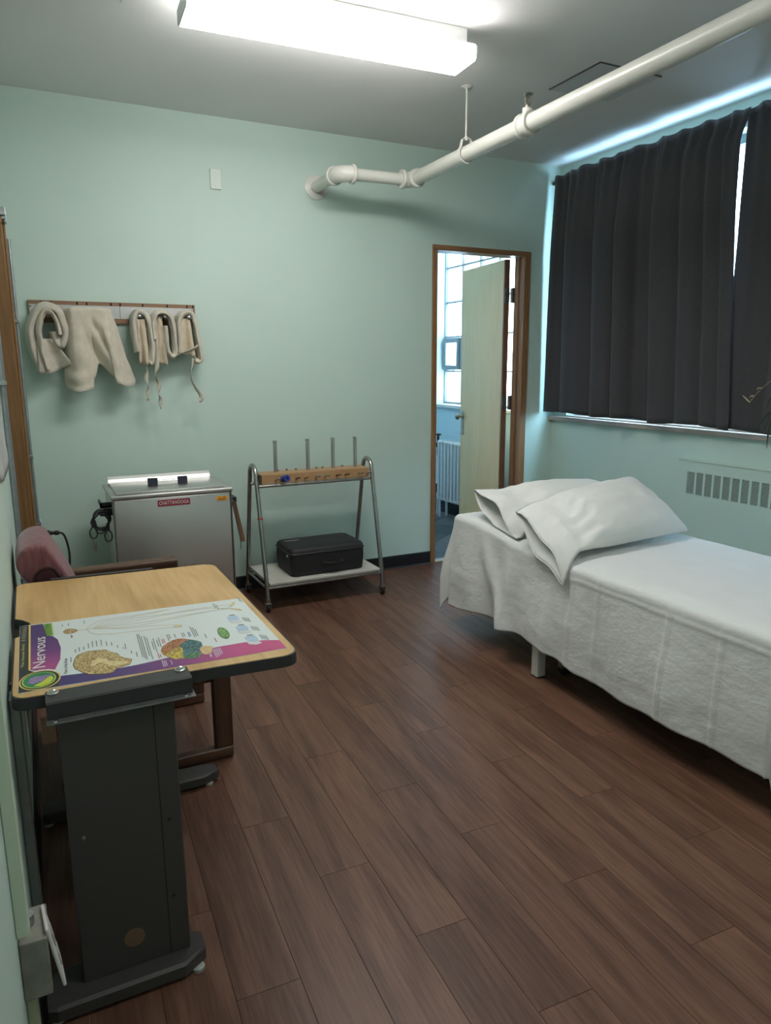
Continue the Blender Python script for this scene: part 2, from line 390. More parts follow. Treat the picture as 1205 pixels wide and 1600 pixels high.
# ---- side room floor: slate-look tiles laid on the diagonal
bm = B(); box(bm, (SR_X0, .121, -.12), (W, SR_Y1, -.005)); f2 = struct('floor_side_room', bm, M_DARK)
M_SLATE = [mat('slate_tile_%s' % n, c, .38, var=.35, vscale=9, bump=.12, bscale=30, stretch=(1, 2.5, 1)) for n, c in (('dark', (.052, .058, .062)), ('mid', (.085, .092, .096)), ('light', (.135, .142, .143)))]
TS = .305; a45 = math.radians(38)
for i in range(-9, 10):
    for j in range(-9, 10):
        quad = [(i * TS, j * TS), ((i + 1) * TS, j * TS), ((i + 1) * TS, (j + 1) * TS), (i * TS, (j + 1) * TS)]
        quad = [(3.1 + x * math.cos(a45) - y * math.sin(a45), 1.0 + x * math.sin(a45) + y * math.cos(a45)) for x, y in quad]
        q = clip_poly(quad, SR_X0 + .002, .123, W - .002, SR_Y1 - .002)
        if len(q) < 3: continue
        area = abs(sum(q[k - 1][0] * q[k][1] - q[k][0] * q[k - 1][1] for k in range(len(q)))) / 2
        if area < .002: continue
        cx = sum(p[0] for p in q) / len(q); cy = sum(p[1] for p in q) / len(q)
        bm = B(); prism(bm, [(cx + (p[0] - cx) * .988, cy + (p[1] - cy) * .988) for p in q], -.0049, 0)
        obj('tile', bm, M_SLATE[(i * 7 + j * 3 + (i * j) % 2) % 3], f2)
bm = B(); box(bm, (DX0 + .001, .0605, -.0035), (DX1 - .001, .1205, -.0005)); obj('threshold_tile', bm, M_SLATE[1], f2)

# ---- windows
def glass_mat(name, ribbed):
    m, nt, b = nt_new(name); L = nt.links.new
    tr = nt.nodes.new('ShaderNodeBsdfTransparent'); gl = nt.nodes.new('ShaderNodeBsdfGlossy'); mx = nt.nodes.new('ShaderNodeMixShader')
    gl.inputs['Roughness'].default_value = .05
    out = nt.nodes['Material Output']
    tr.inputs['Color'].default_value = (.88, .95, .96, 1)
    mx.inputs[0].default_value = .06
    L(tr.outputs[0], mx.inputs[1]); L(gl.outputs[0], mx.inputs[2]); last = mx
    if ribbed:
        tl = nt.nodes.new('ShaderNodeBsdfTranslucent'); rc = nt.nodes.new('ShaderNodeValToRGB'); rc.color_ramp.elements[0].position = .06; rc.color_ramp.elements[1].position = .30; rc.color_ramp.elements[0].color = (.03, .035, .035, 1); rc.color_ramp.elements[1].color = (.80, .80, .76, 1); L(rc.outputs['Color'], tl.inputs['Color'])
        tc = nt.nodes.new('ShaderNodeTexCoord'); wv = nt.nodes.new('ShaderNodeTexWave'); wv.bands_direction = 'Y'; wv.inputs['Scale'].default_value = 22.0
        L(tc.outputs['Object'], wv.inputs['Vector'])
        wz = nt.nodes.new('ShaderNodeTexWave'); wz.bands_direction = 'Z'; wz.inputs['Scale'].default_value = 14.0; L(tc.outputs['Object'], wz.inputs['Vector'])
        ad = nt.nodes.new('ShaderNodeMath'); ad.operation = 'MULTIPLY_ADD'; ad.inputs[1].default_value = .25; L(wz.outputs['Fac'], ad.inputs[0]); L(wv.outputs['Fac'], ad.inputs[2])
        r = nt.nodes.new('ShaderNodeMapRange'); r.inputs['To Min'].default_value = .97; r.inputs['To Max'].default_value = .93; L(ad.outputs[0], r.inputs['Value']); L(ad.outputs[0], rc.inputs['Fac'])
        bp = nt.nodes.new('ShaderNodeBump'); bp.inputs['Strength'].default_value = .6; bp.inputs['Distance'].default_value = .005; L(wv.outputs['Fac'], bp.inputs['Height']); L(bp.outputs['Normal'], gl.inputs['Normal'])
        m2 = nt.nodes.new('ShaderNodeMixShader'); L(r.outputs[0], m2.inputs[0]); L(mx.outputs[0], m2.inputs[1]); L(tl.outputs[0], m2.inputs[2]); last = m2
    L(last.outputs[0], out.inputs['Surface']); nt.nodes.remove(b)
    return m
M_GLASS = glass_mat('clear_window_glass', False); M_REED = glass_mat('ribbed_window_glass', True)
M_FRAME = mat('grey_window_metal', (.30, .34, .36), .45, .2)
win = bpy.data.objects.new('window_1', None); COL.objects.link(win); win.location = (W + .12, (WY0 + WY1) / 2, WZ0); WM[win.name] = Matrix.Translation(win.location); win['kind'] = 'structure'
bm = B(); xg = W + .13
box(bm, (xg - .03, WY0, WZ0 + .012), (xg + .03, WY1, WZ0 + .06)); box(bm, (xg - .03, WY0, WZ1 - .05), (xg + .03, WY1, WZ1)); box(bm, (xg - .03, WY0, WZ0 + .06), (xg + .03, WY0 + .05, WZ1 - .05)); box(bm, (xg - .03, WY1 - .05, WZ0 + .06), (xg + .03, WY1, WZ1 - .05))
obj('window_frame', bm, M_FRAME, win)
nw = 5; pw = (WY1 - WY0 - .1) / nw
for i in range(nw):
    y0 = WY0 + .05 + i * pw
    if i: bm = B(); box(bm, (xg - .025, y0 - .015, WZ0 + .06), (xg + .025, y0 + .015, WZ1 - .05), .003); obj('mullion', bm, M_FRAME, win)
    bm = B(); box(bm, (xg - .003, y0 + .0155, WZ0 + .061), (xg + .003, y0 + pw - .0155, WZ1 - .051)); obj('pane', bm, M_GLASS, win)
M_SILL = mat('veined_marble', (.44, .34, .28), .3, var=.25, vscale=12, bump=.03, bscale=40, stretch=(1, .35, 1))
bm = B(); box(bm, (W - .040, WY0 - .04, WZ0 - .032), (W + .10, -.003, WZ0 + .0005), .004); box(bm, (W + .0, WY0 + .002, WZ0 - .001), (W + .21, WY1 - .002, WZ0 + .011)); obj('window_sill', bm, M_SILL, win)

w2 = bpy.data.objects.new('window_2', None); COL.objects.link(w2); w2.location = (W + .1, (VY0 + VY1) / 2, VZ0); WM[w2.name] = Matrix.Translation(w2.location); w2['kind'] = 'structure'
xg = W + .125
ys = [1.83, 1.52, 1.22, .92, .62, .40]; zs = [1.09, 1.414, 1.748, 2.078, 2.407, 2.76]
bm = B(); e = .016
for y in ys[1:-1]: box(bm, (xg - .022, y - e / 2, VZ0 + .02), (xg + .022, y + e / 2, VZ1 - .02))
for z in zs[1:-1]: box(bm, (xg - .0225, VY0 + .012, z - e / 2), (xg + .0225, VY1 - .012, z + e / 2))
obj('glazing_bars', bm, M_FRAME, w2)
bm = B(); box(bm, (xg - .03, VY0 + .001, VZ0 + .002), (xg + .03, VY1 - .001, VZ0 + .02)); box(bm, (xg - .03, VY0 + .001, VZ1 - .02), (xg + .03, VY1 - .001, VZ1 - .001)); box(bm, (xg - .03, VY0 + .001, VZ0 + .02), (xg + .03, VY0 + .012, VZ1 - .02)); box(bm, (xg - .03, VY1 - .012, VZ0 + .02), (xg + .03, VY1 - .001, VZ1 - .02)); obj('window_frame', bm, M_FRAME, w2)
for i in range(len(ys) - 1):
    for j in range(len(zs) - 1):
        sash = (j == 1 and i in (0, 1, 2))
        y1, y0 = ys[i] - .0125, ys[i + 1] + .0125
        z0, z1 = zs[j] + .0125, zs[j + 1] - .0125
        if j == 0: z0 += .008
        if j == len(zs) - 2: z1 -= .008
        if sash:
            bm = B(); fw = .045
            box(bm, (xg - .05, y0, z0), (xg + .01, y0 + fw, z1), .003); box(bm, (xg - .05, y1 - fw, z0), (xg + .01, y1, z1), .003); box(bm, (xg - .05, y0 + fw, z0), (xg + .01, y1 - fw, z0 + fw), .003); box(bm, (xg - .05, y0 + fw, z1 - fw), (xg + .01, y1 - fw, z1), .003)
            obj('hopper_sash', bm, M_FRAME, w2)
            bm = B(); box(bm, (xg - .004, y0 + fw + .001, z0 + fw + .001), (xg + .004, y1 - fw - .001, z1 - fw - .001)); obj('pane', bm, M_GLASS, w2)
        else:
            bm = B(); box(bm, (xg - .004, y0, z0), (xg + .004, y1, z1)); obj('pane', bm, M_REED, w2)
bm = B(); box(bm, (W - .035, VY0 - .03, VZ0 - .03), (W + .0, VY1 + .06, VZ0 + .0005), .004); box(bm, (W, VY0 + .002, VZ0 - .004), (W + .2, VY1 - .002, VZ0 + .0015)); obj('window_sill', bm, M_WHITE, w2)

# ================================================================== CEILING AND OVERHEAD PIPE
FA = math.radians(-2.5)
hx, hy = .622, .098
prof = [(-hy, .008), (-hy + .010, 0), (hy - .010, 0), (hy, .008), (hy, .058), (-hy, .058)]
M_LIT = emit('lit_acrylic', (1.0, .965, .945), LAMP); M_LIT2 = emit('aged_lit_acrylic', (1.0, .965, .945), LAMP * .6)
def ceiling_light(loc, label, lit):
    t = thing('fluorescent_light', label, 'ceiling light', loc, FA, 'fluorescent ceiling lights')
    bm = B(); ring_loft(bm, [[Vector((x, a, b)) for a, b in prof] for x in (-hx + .006, hx - .006)]); obj('diffuser', bm, lit, t, local=True)
    for s_ in (-1, 1):
        bm = B(); ring_loft(bm, [[Vector((x, a * 1.01, b)) for a, b in prof] for x in (s_ * (hx - .0055), s_ * hx)])
        obj('end_cap', bm, mat('white_plastic_cap', (.70, .73, .76), .4), t, local=True)
    bm = B(); box(bm, (-hx + .002, -.090, .0585), (hx - .002, .090, .068), .002); obj('pan', bm, M_WHITE, t, local=True)
    bm = B(); box(bm, (-hx + .03, -.062, .0685), (hx - .03, .062, H - 2.772 - .001), .004); obj('housing', bm, M_WHITE, t, local=True)
ceiling_light((1.316, -1.508, 2.772), 'long white fluorescent ceiling light glowing through an acrylic diffuser before the green wall', M_LIT)
ceiling_light((1.40, -3.90, 2.772), 'matching fluorescent ceiling light overhead at the near end of the room', M_LIT2)

PZ, PR = 2.578, .040
E1 = Vector((1.797, -.395, PZ)); E2 = Vector((2.268, -.415, PZ)); PEND = Vector((2.268, YF + .002, PZ))
t = thing('sprinkler_pipe', 'cream painted sprinkler pipe with elbows running from the wall below the ceiling', 'pipe', (1.797, 0, PZ))
bm = B(); lathe(bm, [(.0015, PR * .86), (.0015, .074), (.006, .074), (.010, .066), (.011, PR * .86)], (1.797, 0, PZ), (0, -1, 0), 28); obj('wall_flange', bm, M_PIPE, t, smooth=True, angle=40)
def elbow_pts(a, c, b, r, n=8):
    a, c, b = Vector(a), Vector(c), Vector(b); d0 = (a - c).normalized(); d1 = (b - c).normalized()
    p0, p1 = c + d0 * r, c + d1 * r
    return [((1 - t_) ** 2) * p0 + 2 * t_ * (1 - t_) * c + t_ * t_ * p1 for t_ in (i / n for i in range(n + 1))]
bm = B(); cyl(bm, (1.797, -.002, PZ), E1 + Vector((0, .09, 0)), PR * .86, 24); obj('pipe', bm, M_PIPE, t, smooth=True, angle=40)
bm = B(); cyl(bm, E1 + Vector((.09, 0, 0)), E2 - Vector((.06, 0, 0)), PR * .86, 24); obj('pipe', bm, M_PIPE, t, smooth=True, angle=40)
bm = B(); cyl(bm, E2 - Vector((0, .06, 0)), PEND, PR, 28); obj('pipe', bm, M_PIPE, t, smooth=True, angle=40)
def collar(bm, p, d, r=.052, l=.022):
    p, d = Vector(p), Vector(d).normalized(); lathe(bm, [(0, PR * .8), (0, r * .94), (.004, r), (l - .004, r), (l, r * .94), (l, PR * .8)], p, d, 28)
bm = B(); tube(bm, elbow_pts((1.797, 0, PZ), E1, E2, .088), .046, 24); collar(bm, E1 + Vector((0, .094, 0)), (0, -1, 0), .055); collar(bm, E1 + Vector((.072, 0, 0)), (1, 0, 0), .055); obj('elbow', bm, M_PIPE, t, smooth=True, angle=40)
bm = B(); tube(bm, elbow_pts(E1, E2, PEND, .070), .046, 24); collar(bm, E2 - Vector((.078, 0, 0)), (1, 0, 0), .055); collar(bm, E2 - Vector((0, .055, 0)), (0, -1, 0), .055); obj('elbow', bm, M_PIPE, t, smooth=True, angle=40)
bm = B(); lathe(bm, [(0, PR * .9), (0, .053), (.006, .056), (.020, .056), (.026, .048), (.060, .048), (.066, .056), (.080, .056), (.086, .053), (.086, PR * .9)], (2.268, -1.515, PZ), (0, -1, 0), 28)
lathe(bm, [(0, .03), (.040, .028), (.055, .024), (.070, .024)], (2.268, -1.558, PZ), (0, 0, 1), 20); obj('tee_coupling', bm, M_PIPE, t, smooth=True, angle=40)

t = thing('pipe_hanger', 'thin white hanger rod holding the overhead pipe from the ceiling', 'pipe hanger', (2.264, -1.03, H - .001))
bm = B(); lathe(bm, [(0, .028), (.004, .028), (.010, .012), (.012, .006)], (2.264, -1.03, H - .001), (0, 0, -1), 18); obj('ceiling_plate', bm, M_PIPE, t, smooth=True, angle=40)
bm = B(); cyl(bm, (2.264, -1.03, H - .012), (2.264, -1.03, PZ + .072), .0055, 10); obj('rod', bm, M_PIPE, t, smooth=True, angle=40)
bm = B(); ring = [Vector((2.266 + math.cos(a) * (PR + .0055), -1.03, PZ + math.sin(a) * (PR + .0055) + (.030 if math.sin(a) > .8 else 0))) for a in (2 * math.pi * i / 26 for i in range(26))]
rings = [[p + (p - Vector((2.266, -1.03, PZ))).normalized() * dr + Vector((0, dy, 0)) for dr, dy in ((.0, -.011), (.004, -.011), (.004, .011), (.0, .011))] for p in ring]
ring_loft(bm, rings, closed=True); lathe(bm, [(0, .011), (.018, .011)], (2.264, -1.03, PZ + .066), (0, 0, 1), 8); obj('clevis_ring', bm, M_PIPE, t)

t = thing('fire_sprinkler', 'small metal sprinkler head standing on the overhead pipe coupling', 'sprinkler', (2.268, -1.558, PZ + .071))
zc = PZ + .071
bm = B(); lathe(bm, [(0, .012), (.010, .012), (.012, .008), (.016, .008)], (2.268, -1.558, zc), (0, 0, 1), 12); obj('base', bm, M_BRASS, t, smooth=True, angle=40)
bm = B()
for s_ in (-1, 1): tube(bm, [(2.268 + s_ * .009, -1.558, zc + .012), (2.268 + s_ * .016, -1.558, zc + .028), (2.268 + s_ * .014, -1.558, zc + .044), (2.268, -1.558, zc + .058)], .0035, 8)
cyl(bm, (2.268, -1.558, zc + .016), (2.268, -1.558, zc + .056), .0035, 8); obj('yoke', bm, M_BRASS, t)
bm = B(); lathe(bm, [(0, .003), (.002, .024), (.004, .025), (.005, .012), (.007, .004)], (2.268, -1.558, zc + .056), (0, 0, 1), 16); obj('deflector', bm, M_BRASS, t, smooth=True, angle=40)

bm = B(); prism(bm, [(2.690, -1.19), (3.086, -1.19), (3.086, -1.572), (2.684, -1.572)], H - .006, H - .0005)
t = thing('ceiling_access_panel', 'flat grey access panel in the ceiling beyond the pipe', 'access panel', (2.886, -1.38, H - .006))
obj('panel', bm, mat('grey_panel_paint', (.62, .63, .64), .5), t)
bm = B()
for a, b in (((2.679, -1.577, 0), (3.090, -1.5725, 0)), ((2.679, -1.5725, 0), (2.6835, -1.186, 0))): box(bm, (a[0], a[1], H - .0065), (b[0], b[1], H - .0005))
obj('edge_gap', bm, mat('gap_shadow_grey', (.12, .12, .12), .8), t)
bm = B(); box(bm, (.52, -1.42, H - .004), (.69, -1.175, H - .0005), .0015); tag(obj('ceiling_plate', bm, M_CEIL), 'flat painted cover plate on the ceiling left of the fluorescent light', 'cover plate')
bm = B(); box(bm, (1.127, -.010, 2.505), (1.193, -.0005, 2.619), .003)
t = thing('blank_wall_plate', 'small mint painted blank cover plate high on the back wall', 'wall plate', (1.16, 0, 2.505)); obj('plate', bm, mat('light_mint_plate', (.62, .70, .63), .45), t)
for z in (2.528, 2.596):
    bm = B(); lathe(bm, [(0, .004), (.0012, .003)], (1.16, -.010, z), (0, -1, 0), 10); obj('screw', bm, M_WHITE, t)

# ================================================================== RIGHT WALL: CURTAINS, CONVECTOR, PLANT
t = thing('curtain_rod', 'black metal curtain rod above the window', 'curtain rod', (3.683, -1.6, 2.785))
bm = B(); cyl(bm, (3.683, -3.25, 2.785), (3.683, -.022, 2.785), .009, 12); obj('rod', bm, M_BLACKMET, t, smooth=True, angle=40)
bm = B(); lathe(bm, [(0, .010), (.004, .014), (.014, .014), (.018, .009)], (3.683, -.024, 2.785), (0, 1, 0), 14); obj('finial', bm, M_BLACKMET, t, smooth=True, angle=40)
for y in (-.12, -2.2):
    bm = B(); box(bm, (3.683, y - .008, 2.774), (W - .0005, y + .008, 2.780)); box(bm, (W - .005, y - .015, 2.745), (W - .0005, y + .015, 2.80)); obj('bracket', bm, M_BLACKMET, t)
def curtain(name, label, yl, yr, folds, x0, seed, zb0, zb1):
    nu, nv = 190, 46
    def f(u, v):
        z = 2.822 + .008 * math.sin(u * 61 + seed) * (1 - v) - v * (2.822 - (zb0 + (zb1 - zb0) * u) + .006 * math.sin(u * 19 + seed))
        a, b = yl(z), yr(z)
        y = a + (b - a) * u
        # irregular pleats: each swells slowly and turns back sharply at its nearer edge
        q = u + .010 * math.sin(v * 3 + seed); ph = 0.0
        for c0, c1, amp, sk in folds:
            if c0 <= q < c1:
                t_ = (q - c0) / (c1 - c0); ph = 2.2 * amp * max(0.0, math.sin(math.pi * t_ ** sk)) ** .75
        k = .45 + .55 * smooth01(v / .35)
        x = x0 - ph * k + .005 * math.sin(u * 118 + seed) * (1 - .75 * smooth01(v * 3)) + .004 * nz(u * 9, v * 3, seed)
        if v < .045: x += .004 * math.sin(v / .045 * 9)
        y += .012 * nz(u * 6, v * 2.2, seed + 5) * v
        return (x, y, z)
    bm = B(); grid(bm, nu, nv, f)
    o = obj(name, bm, M_CURTAIN, None, smooth=True, solid=.0022); return tag(o, label, 'curtain', 'charcoal blackout curtains')
lf = [(-.1, .105, .012, 1.6), (.105, .29, .034, .75), (.29, .44, .030, .8), (.44, .53, .048, .9), (.53, .63, .004, 1.0), (.63, .745, .034, .55), (.745, .855, .022, 1.0), (.855, .93, .014, 1.0), (.93, 1.1, .016, .7)]
def lyr(z):
    P = [(1.0, -1.722), (1.2, -1.715), (1.95, -1.668), (2.35, -1.640), (2.66, -1.624), (2.735, -1.640), (2.76, -1.668), (2.9, -1.672)]
    for (z0, y0), (z1, y1) in zip(P, P[1:]):
        if z <= z1: return y0 + (y1 - y0) * max(0, (z - z0) / (z1 - z0))
    return -1.672
curtain('curtain', 'charcoal blackout curtain panel nearer the door, hanging in long folds', lambda z: -.047 + .016 * smooth01((2.8 - z) / 1.7), lyr, lf, 3.672, 1.3, 1.118, 1.096)
rf = [(-.1, .16, .014, .8), (.16, .34, .034, 1.5), (.34, .52, .028, .8), (.52, .70, .036, 1.6), (.70, .86, .030, .9), (.86, 1.1, .034, 1.3)]
curtain('curtain', 'charcoal blackout curtain panel behind the trailing plant at the frame edge', lambda z: -1.642 - .010 * smooth01((2.75 - z) / .6), lambda z: -3.18, rf, 3.690, 4.1, 1.092, 1.085)

# recessed convector cover with its slotted grille
t = thing('convector_cover', 'mint painted metal radiator cover with a slotted grille below the window', 'radiator cover', (W - .02, -2.1, .05))
CX0, CX1 = W - .022, W - .0005
GY0, GY1, GZ0, GZ1 = -2.845, -1.371, .662, .804
CY0, CY1, CZ0, CZ1 = -2.95, -1.302, .055, .882
bm = B()
box(bm, (CX0, CY0, CZ0), (CX1, CY1, GZ0)); box(bm, (CX0, CY0, GZ1), (CX1, CY1, CZ1 - .012)); box(bm, (CX0, CY0, GZ0), (CX1, GY0, GZ1)); box(bm, (CX0, GY1, GZ0), (CX1, CY1, GZ1))
obj('panel', bm, M_WALL, t)
bm = B(); box(bm, (CX0 - .006, CY0 - .004, CZ1 - .012), (CX1, CY1 + .004, CZ1), .003); obj('top_lip', bm, mat('pale_mint_edge', (.52, .62, .54), .45), t)
ncol = 23; cw = (GY1 - GY0) / ncol
bm = B()
for i in range(1, ncol): box(bm, (CX0 + .0005, GY1 - i * cw - .0075, GZ0), (CX0 + .004, GY1 - i * cw + .0075, GZ1))
obj('grille_uprights', bm, M_WALL, t)
bm = B(); nsl = 17
for i in range(nsl):
    z = GZ0 + (i + .5) * (GZ1 - GZ0) / nsl
    box(bm, (CX0 + .0045, GY0, z - .0018), (CX0 + .007, GY1, z + .0018))
o = obj('grille_slats', bm, M_WALL, t); o['kind'] = 'stuff'
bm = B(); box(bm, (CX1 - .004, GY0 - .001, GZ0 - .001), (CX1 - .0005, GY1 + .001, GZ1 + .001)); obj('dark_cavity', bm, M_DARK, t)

# trailing plant hanging at the picture edge, its pot out of the frame
t = thing('trailing_plant', 'trailing houseplant with thin dry stems hanging in front of the curtain', 'plant', (3.45, -2.36, 1.10))
M_LEAF = mat('dark_green_leaf', (.020, .045, .018), .45, var=.3, vscale=20); M_DRY = mat('dry_straw_leaf', (.34, .30, .17), .7, var=.2, vscale=30)
bm = B(); lathe(bm, [(0, .03), (.0, .062), (.10, .082), (.105, .088), (.12, .088), (.12, .078), (.10, .074)], (3.47, -2.36, 1.40), (0, 0, 1), 20); obj('pot', bm, mat('terracotta', (.35, .14, .07), .8, var=.15), t, smooth=True, angle=40)
bm = B()
for k in range(3):
    a = 2.1 * k + .3; tube(bm, [(3.47 + .086 * math.cos(a), -2.36 + .086 * math.sin(a), 1.515), (3.47, -2.36, 2.2)], .0015, 6)
tube(bm, [(3.47, -2.36, 2.2), (3.47, -2.36, H - .001)], .002, 6); obj('hanger_cord', bm, M_TIE, t)
def blade(bm, pts, wd):
    P = catmull(pts, 5); n = len(P)
    L_, R_ = [], []
    for i, p in enumerate(P):
        d = (P[min(n - 1, i + 1)] - P[max(0, i - 1)]).normalized(); s_ = d.cross(Vector((1, .3, .1))).normalized(); k = wd * math.sin(math.pi * min(.98, .08 + .92 * i / (n - 1))) + .0006
        L_.append(bm.verts.new(p + s_ * k)); R_.append(bm.verts.new(p - s_ * k))
    for i in range(n - 1): bm.faces.new((L_[i], R_[i], R_[i + 1], L_[i + 1]))
bm = B(); tube(bm, catmull([(3.46, -2.33, 1.50), (3.45, -2.22, 1.45), (3.45, -2.10, 1.385), (3.45, -2.03, 1.325), (3.45, -1.995, 1.285), (3.45, -1.985, 1.268)], 5), .0014, 6); stem = obj('dry_stem', bm, M_DRY, t, solid=0)
for pts, wd in (([(3.45, -1.986, 1.266), (3.45, -1.965, 1.282), (3.45, -1.936, 1.303)], .0035), ([(3.45, -2.01, 1.30), (3.452, -1.99, 1.302), (3.456, -1.975, 1.292)], .003), ([(3.45, -2.05, 1.345), (3.447, -2.03, 1.343), (3.445, -2.02, 1.335)], .0025)):
    bm = B(); blade(bm, pts, wd); obj('dry_leaf', bm, M_DRY, t, solid=.0006)
for pts, wd in (([(3.46, -2.30, 1.51), (3.45, -2.18, 1.32), (3.45, -2.125, 1.20), (3.45, -2.108, 1.12), (3.45, -2.108, 1.035)], .006), ([(3.46, -2.30, 1.5), (3.45, -2.2, 1.30), (3.45, -2.12, 1.235), (3.45, -2.07, 1.18), (3.45, -2.045, 1.135)], .005), ([(3.47, -2.3, 1.5), (3.46, -2.17, 1.36), (3.455, -2.115, 1.24), (3.455, -2.085, 1.13)], .005),
                ([(3.47, -2.33, 1.5), (3.42, -2.28, 1.40), (3.40, -2.24, 1.25), (3.40, -2.22, 1.1)], .008), ([(3.47, -2.33, 1.5), (3.45, -2.2, 1.42), (3.44, -2.13, 1.33), (3.44, -2.09, 1.25)], .006), ([(3.47, -2.38, 1.5), (3.40, -2.44, 1.42), (3.38, -2.48, 1.25), (3.38, -2.5, 1.1)], .008)):
    bm = B(); blade(bm, pts, wd); obj('leaf', bm, M_LEAF, t, solid=.0007)

# ================================================================== BACK WALL: TOWEL RACK AND COVERS
t = thing('peg_rail', 'wooden wall rail with a steel strip and round pegs holding cream covers', 'wall rack', (.54, 0, 1.705))
RX0, RX1, RZ0, RZ1 = .082, .992, 1.712, 1.832
M_RAIL = wood('brown_rail_wood', (.20, .105, .055), (.33, .19, .11), 'x', .5, 20, 70, False, 3, .3)
bm = B(); box(bm, (RX0, -.020, RZ0), (RX1, -.0005, RZ1), .002); obj('board', bm, M_RAIL, t)
for a, b in ((RX0 + .006, .560), (.562, RX1 - .012)):
    bm = B(); box(bm, (a, -.0225, RZ0 + .028), (b, -.0203, RZ1 - .022), .0006); obj('steel_strip', bm, mat('satin_steel_strip', (.50, .50, .49), .35, .55, var=.12, vscale=5), t)
for x in (.150, .200, .335, .385, .515, .565, .690, .830, .945, .985 - .005):
    bm = B(); prism(bm, [(-.006, 0), (.006, 0), (.004, .006), (.004, .016), (-.004, .016), (-.004, .006)], -.0008, .0008, Matrix.Translation((x, -.0212, RZ1 - .0195)) @ Matrix.Rotation(math.pi / 2, 4, 'X')); obj('notch', bm, M_DARK, t)
HK = [.165, .312, .475, .655, .797, .932]
for x in HK:
    bm = B(); cyl(bm, (x, -.0226, 1.742), (x, -.125, 1.752), .0075, 12); lathe(bm, [(0, .0075), (.004, .012), (.010, .012), (.014, .006)], (x, -.125, 1.752), (0, -1, .1), 12); obj('peg', bm, M_STEEL, t, smooth=True, angle=40)
for x, z in ((RX0 + .012, RZ1 - .034), (RX1 - .02, RZ1 - .034)):
    bm = B(); lathe(bm, [(0, .0045), (.002, .0035)], (x, -.0225, z), (0, -1, 0), 8); obj('screw', bm, M_BLACKMET, t)

def band(bm, path, y0, y1, th, seed=0, wr=.004, n=7, yshift=None, taper=None):
    """A thick cloth strip: path in (x, z), width along y from y0 to y1."""
    P = catmull([(a, 0, c) for a, c in path], n); N = len(P); rings = []
    for i, p in enumerate(P):
        d = (P[min(N - 1, i + 1)] - P[max(0, i - 1)]).normalized(); nn = Vector((-d.z, 0, d.x)); s = i / (N - 1)
        k = taper(s) if taper else 1.0; yy = yshift(s) if yshift else 0.0
        ym = (y0 + y1) / 2 + yy; hw = (y1 - y0) / 2 * k
        M_ = 7; r = []
        for j in range(M_ + 1):
            q = -1 + 2 * j / M_; w_ = th / 2 * (1 - abs(q) ** 4 * .7); off = wr * nz(p.x * 14 + seed, q * 2.2, p.z * 14) + wr * .8 * math.sin(q * 7 + seed + s * 9)
            r.append(p + nn * (w_ + off) + Vector((0, ym + q * hw, 0)))
        for j in range(M_, -1, -1):
            q = -1 + 2 * j / M_; w_ = th / 2 * (1 - abs(q) ** 4 * .7); off = wr * nz(p.x * 14 + seed, q * 2.2, p.z * 14) + wr * .8 * math.sin(q * 7 + seed + s * 9)
            r.append(p - nn * (w_ - off) + Vector((0, ym + q * hw, 0)))
        rings.append(r)
    ring_loft(bm, rings)
def tape(bm, pts, wd=.011, twist=0.0, th=.0012):
    P = catmull(pts, 8); N = len(P); rings = []
    for i, p in enumerate(P):
        d = (P[min(N - 1, i + 1)] - P[max(0, i - 1)]).normalized(); s = i / (N - 1); a = .5 + twist * s
        u = Vector((math.cos(a), math.sin(a), 0)); u = (u - d * u.dot(d)).normalized(); v = d.cross(u)
        rings.append([p + u * wd * sx + v * th * sy for sx, sy in ((-1, -1), (1, -1), (1, 1), (-1, 1))])
    ring_loft(bm, rings)
CG = 'cream hot pack covers on the peg rail'
# 1: thick looped cover on the left peg
t = thing('hot_pack_cover', 'thick cream cover looped over the leftmost peg like a folded scarf', 'cloth cover', (.165, -.08, 1.42), 0, CG)
bm = B(); band(bm, [(.135, 1.445), (.098, 1.53), (.080, 1.63), (.100, 1.72), (.135, 1.775), (.178, 1.788), (.222, 1.768), (.247, 1.70), (.250, 1.635), (.232, 1.585), (.208, 1.602), (.200, 1.66)], -.155, -.034, .044, 1.0, .008, taper=lambda s: .75 + .35 * math.sin(math.pi * s)); obj('outer_wrap', bm, M_CREAM3, t, smooth=True)
bm = B(); band(bm, [(.150, 1.450), (.128, 1.55), (.122, 1.66), (.142, 1.735), (.168, 1.7635), (.200, 1.750), (.222, 1.70), (.226, 1.64)], -.172, -.040, .022, 3.0, .007); obj('inner_fold', bm, M_CREAM, t, smooth=True)
bm = B()
def f(u, v):
    x = .108 + .075 * u + .055 * v * (u - .1) + .045 * v * u; z = 1.62 - .185 * v + .075 * max(0, u - .35) * v; y = -.125 - .022 * math.sin(u * 6 + 1) * (.4 + v) - .01 * nz(u * 4, v * 3, 2)
    return (x, y, z)
grid(bm, 16, 14, f); obj('hanging_flap', bm, M_CREAM3, t, smooth=True, solid=.008)
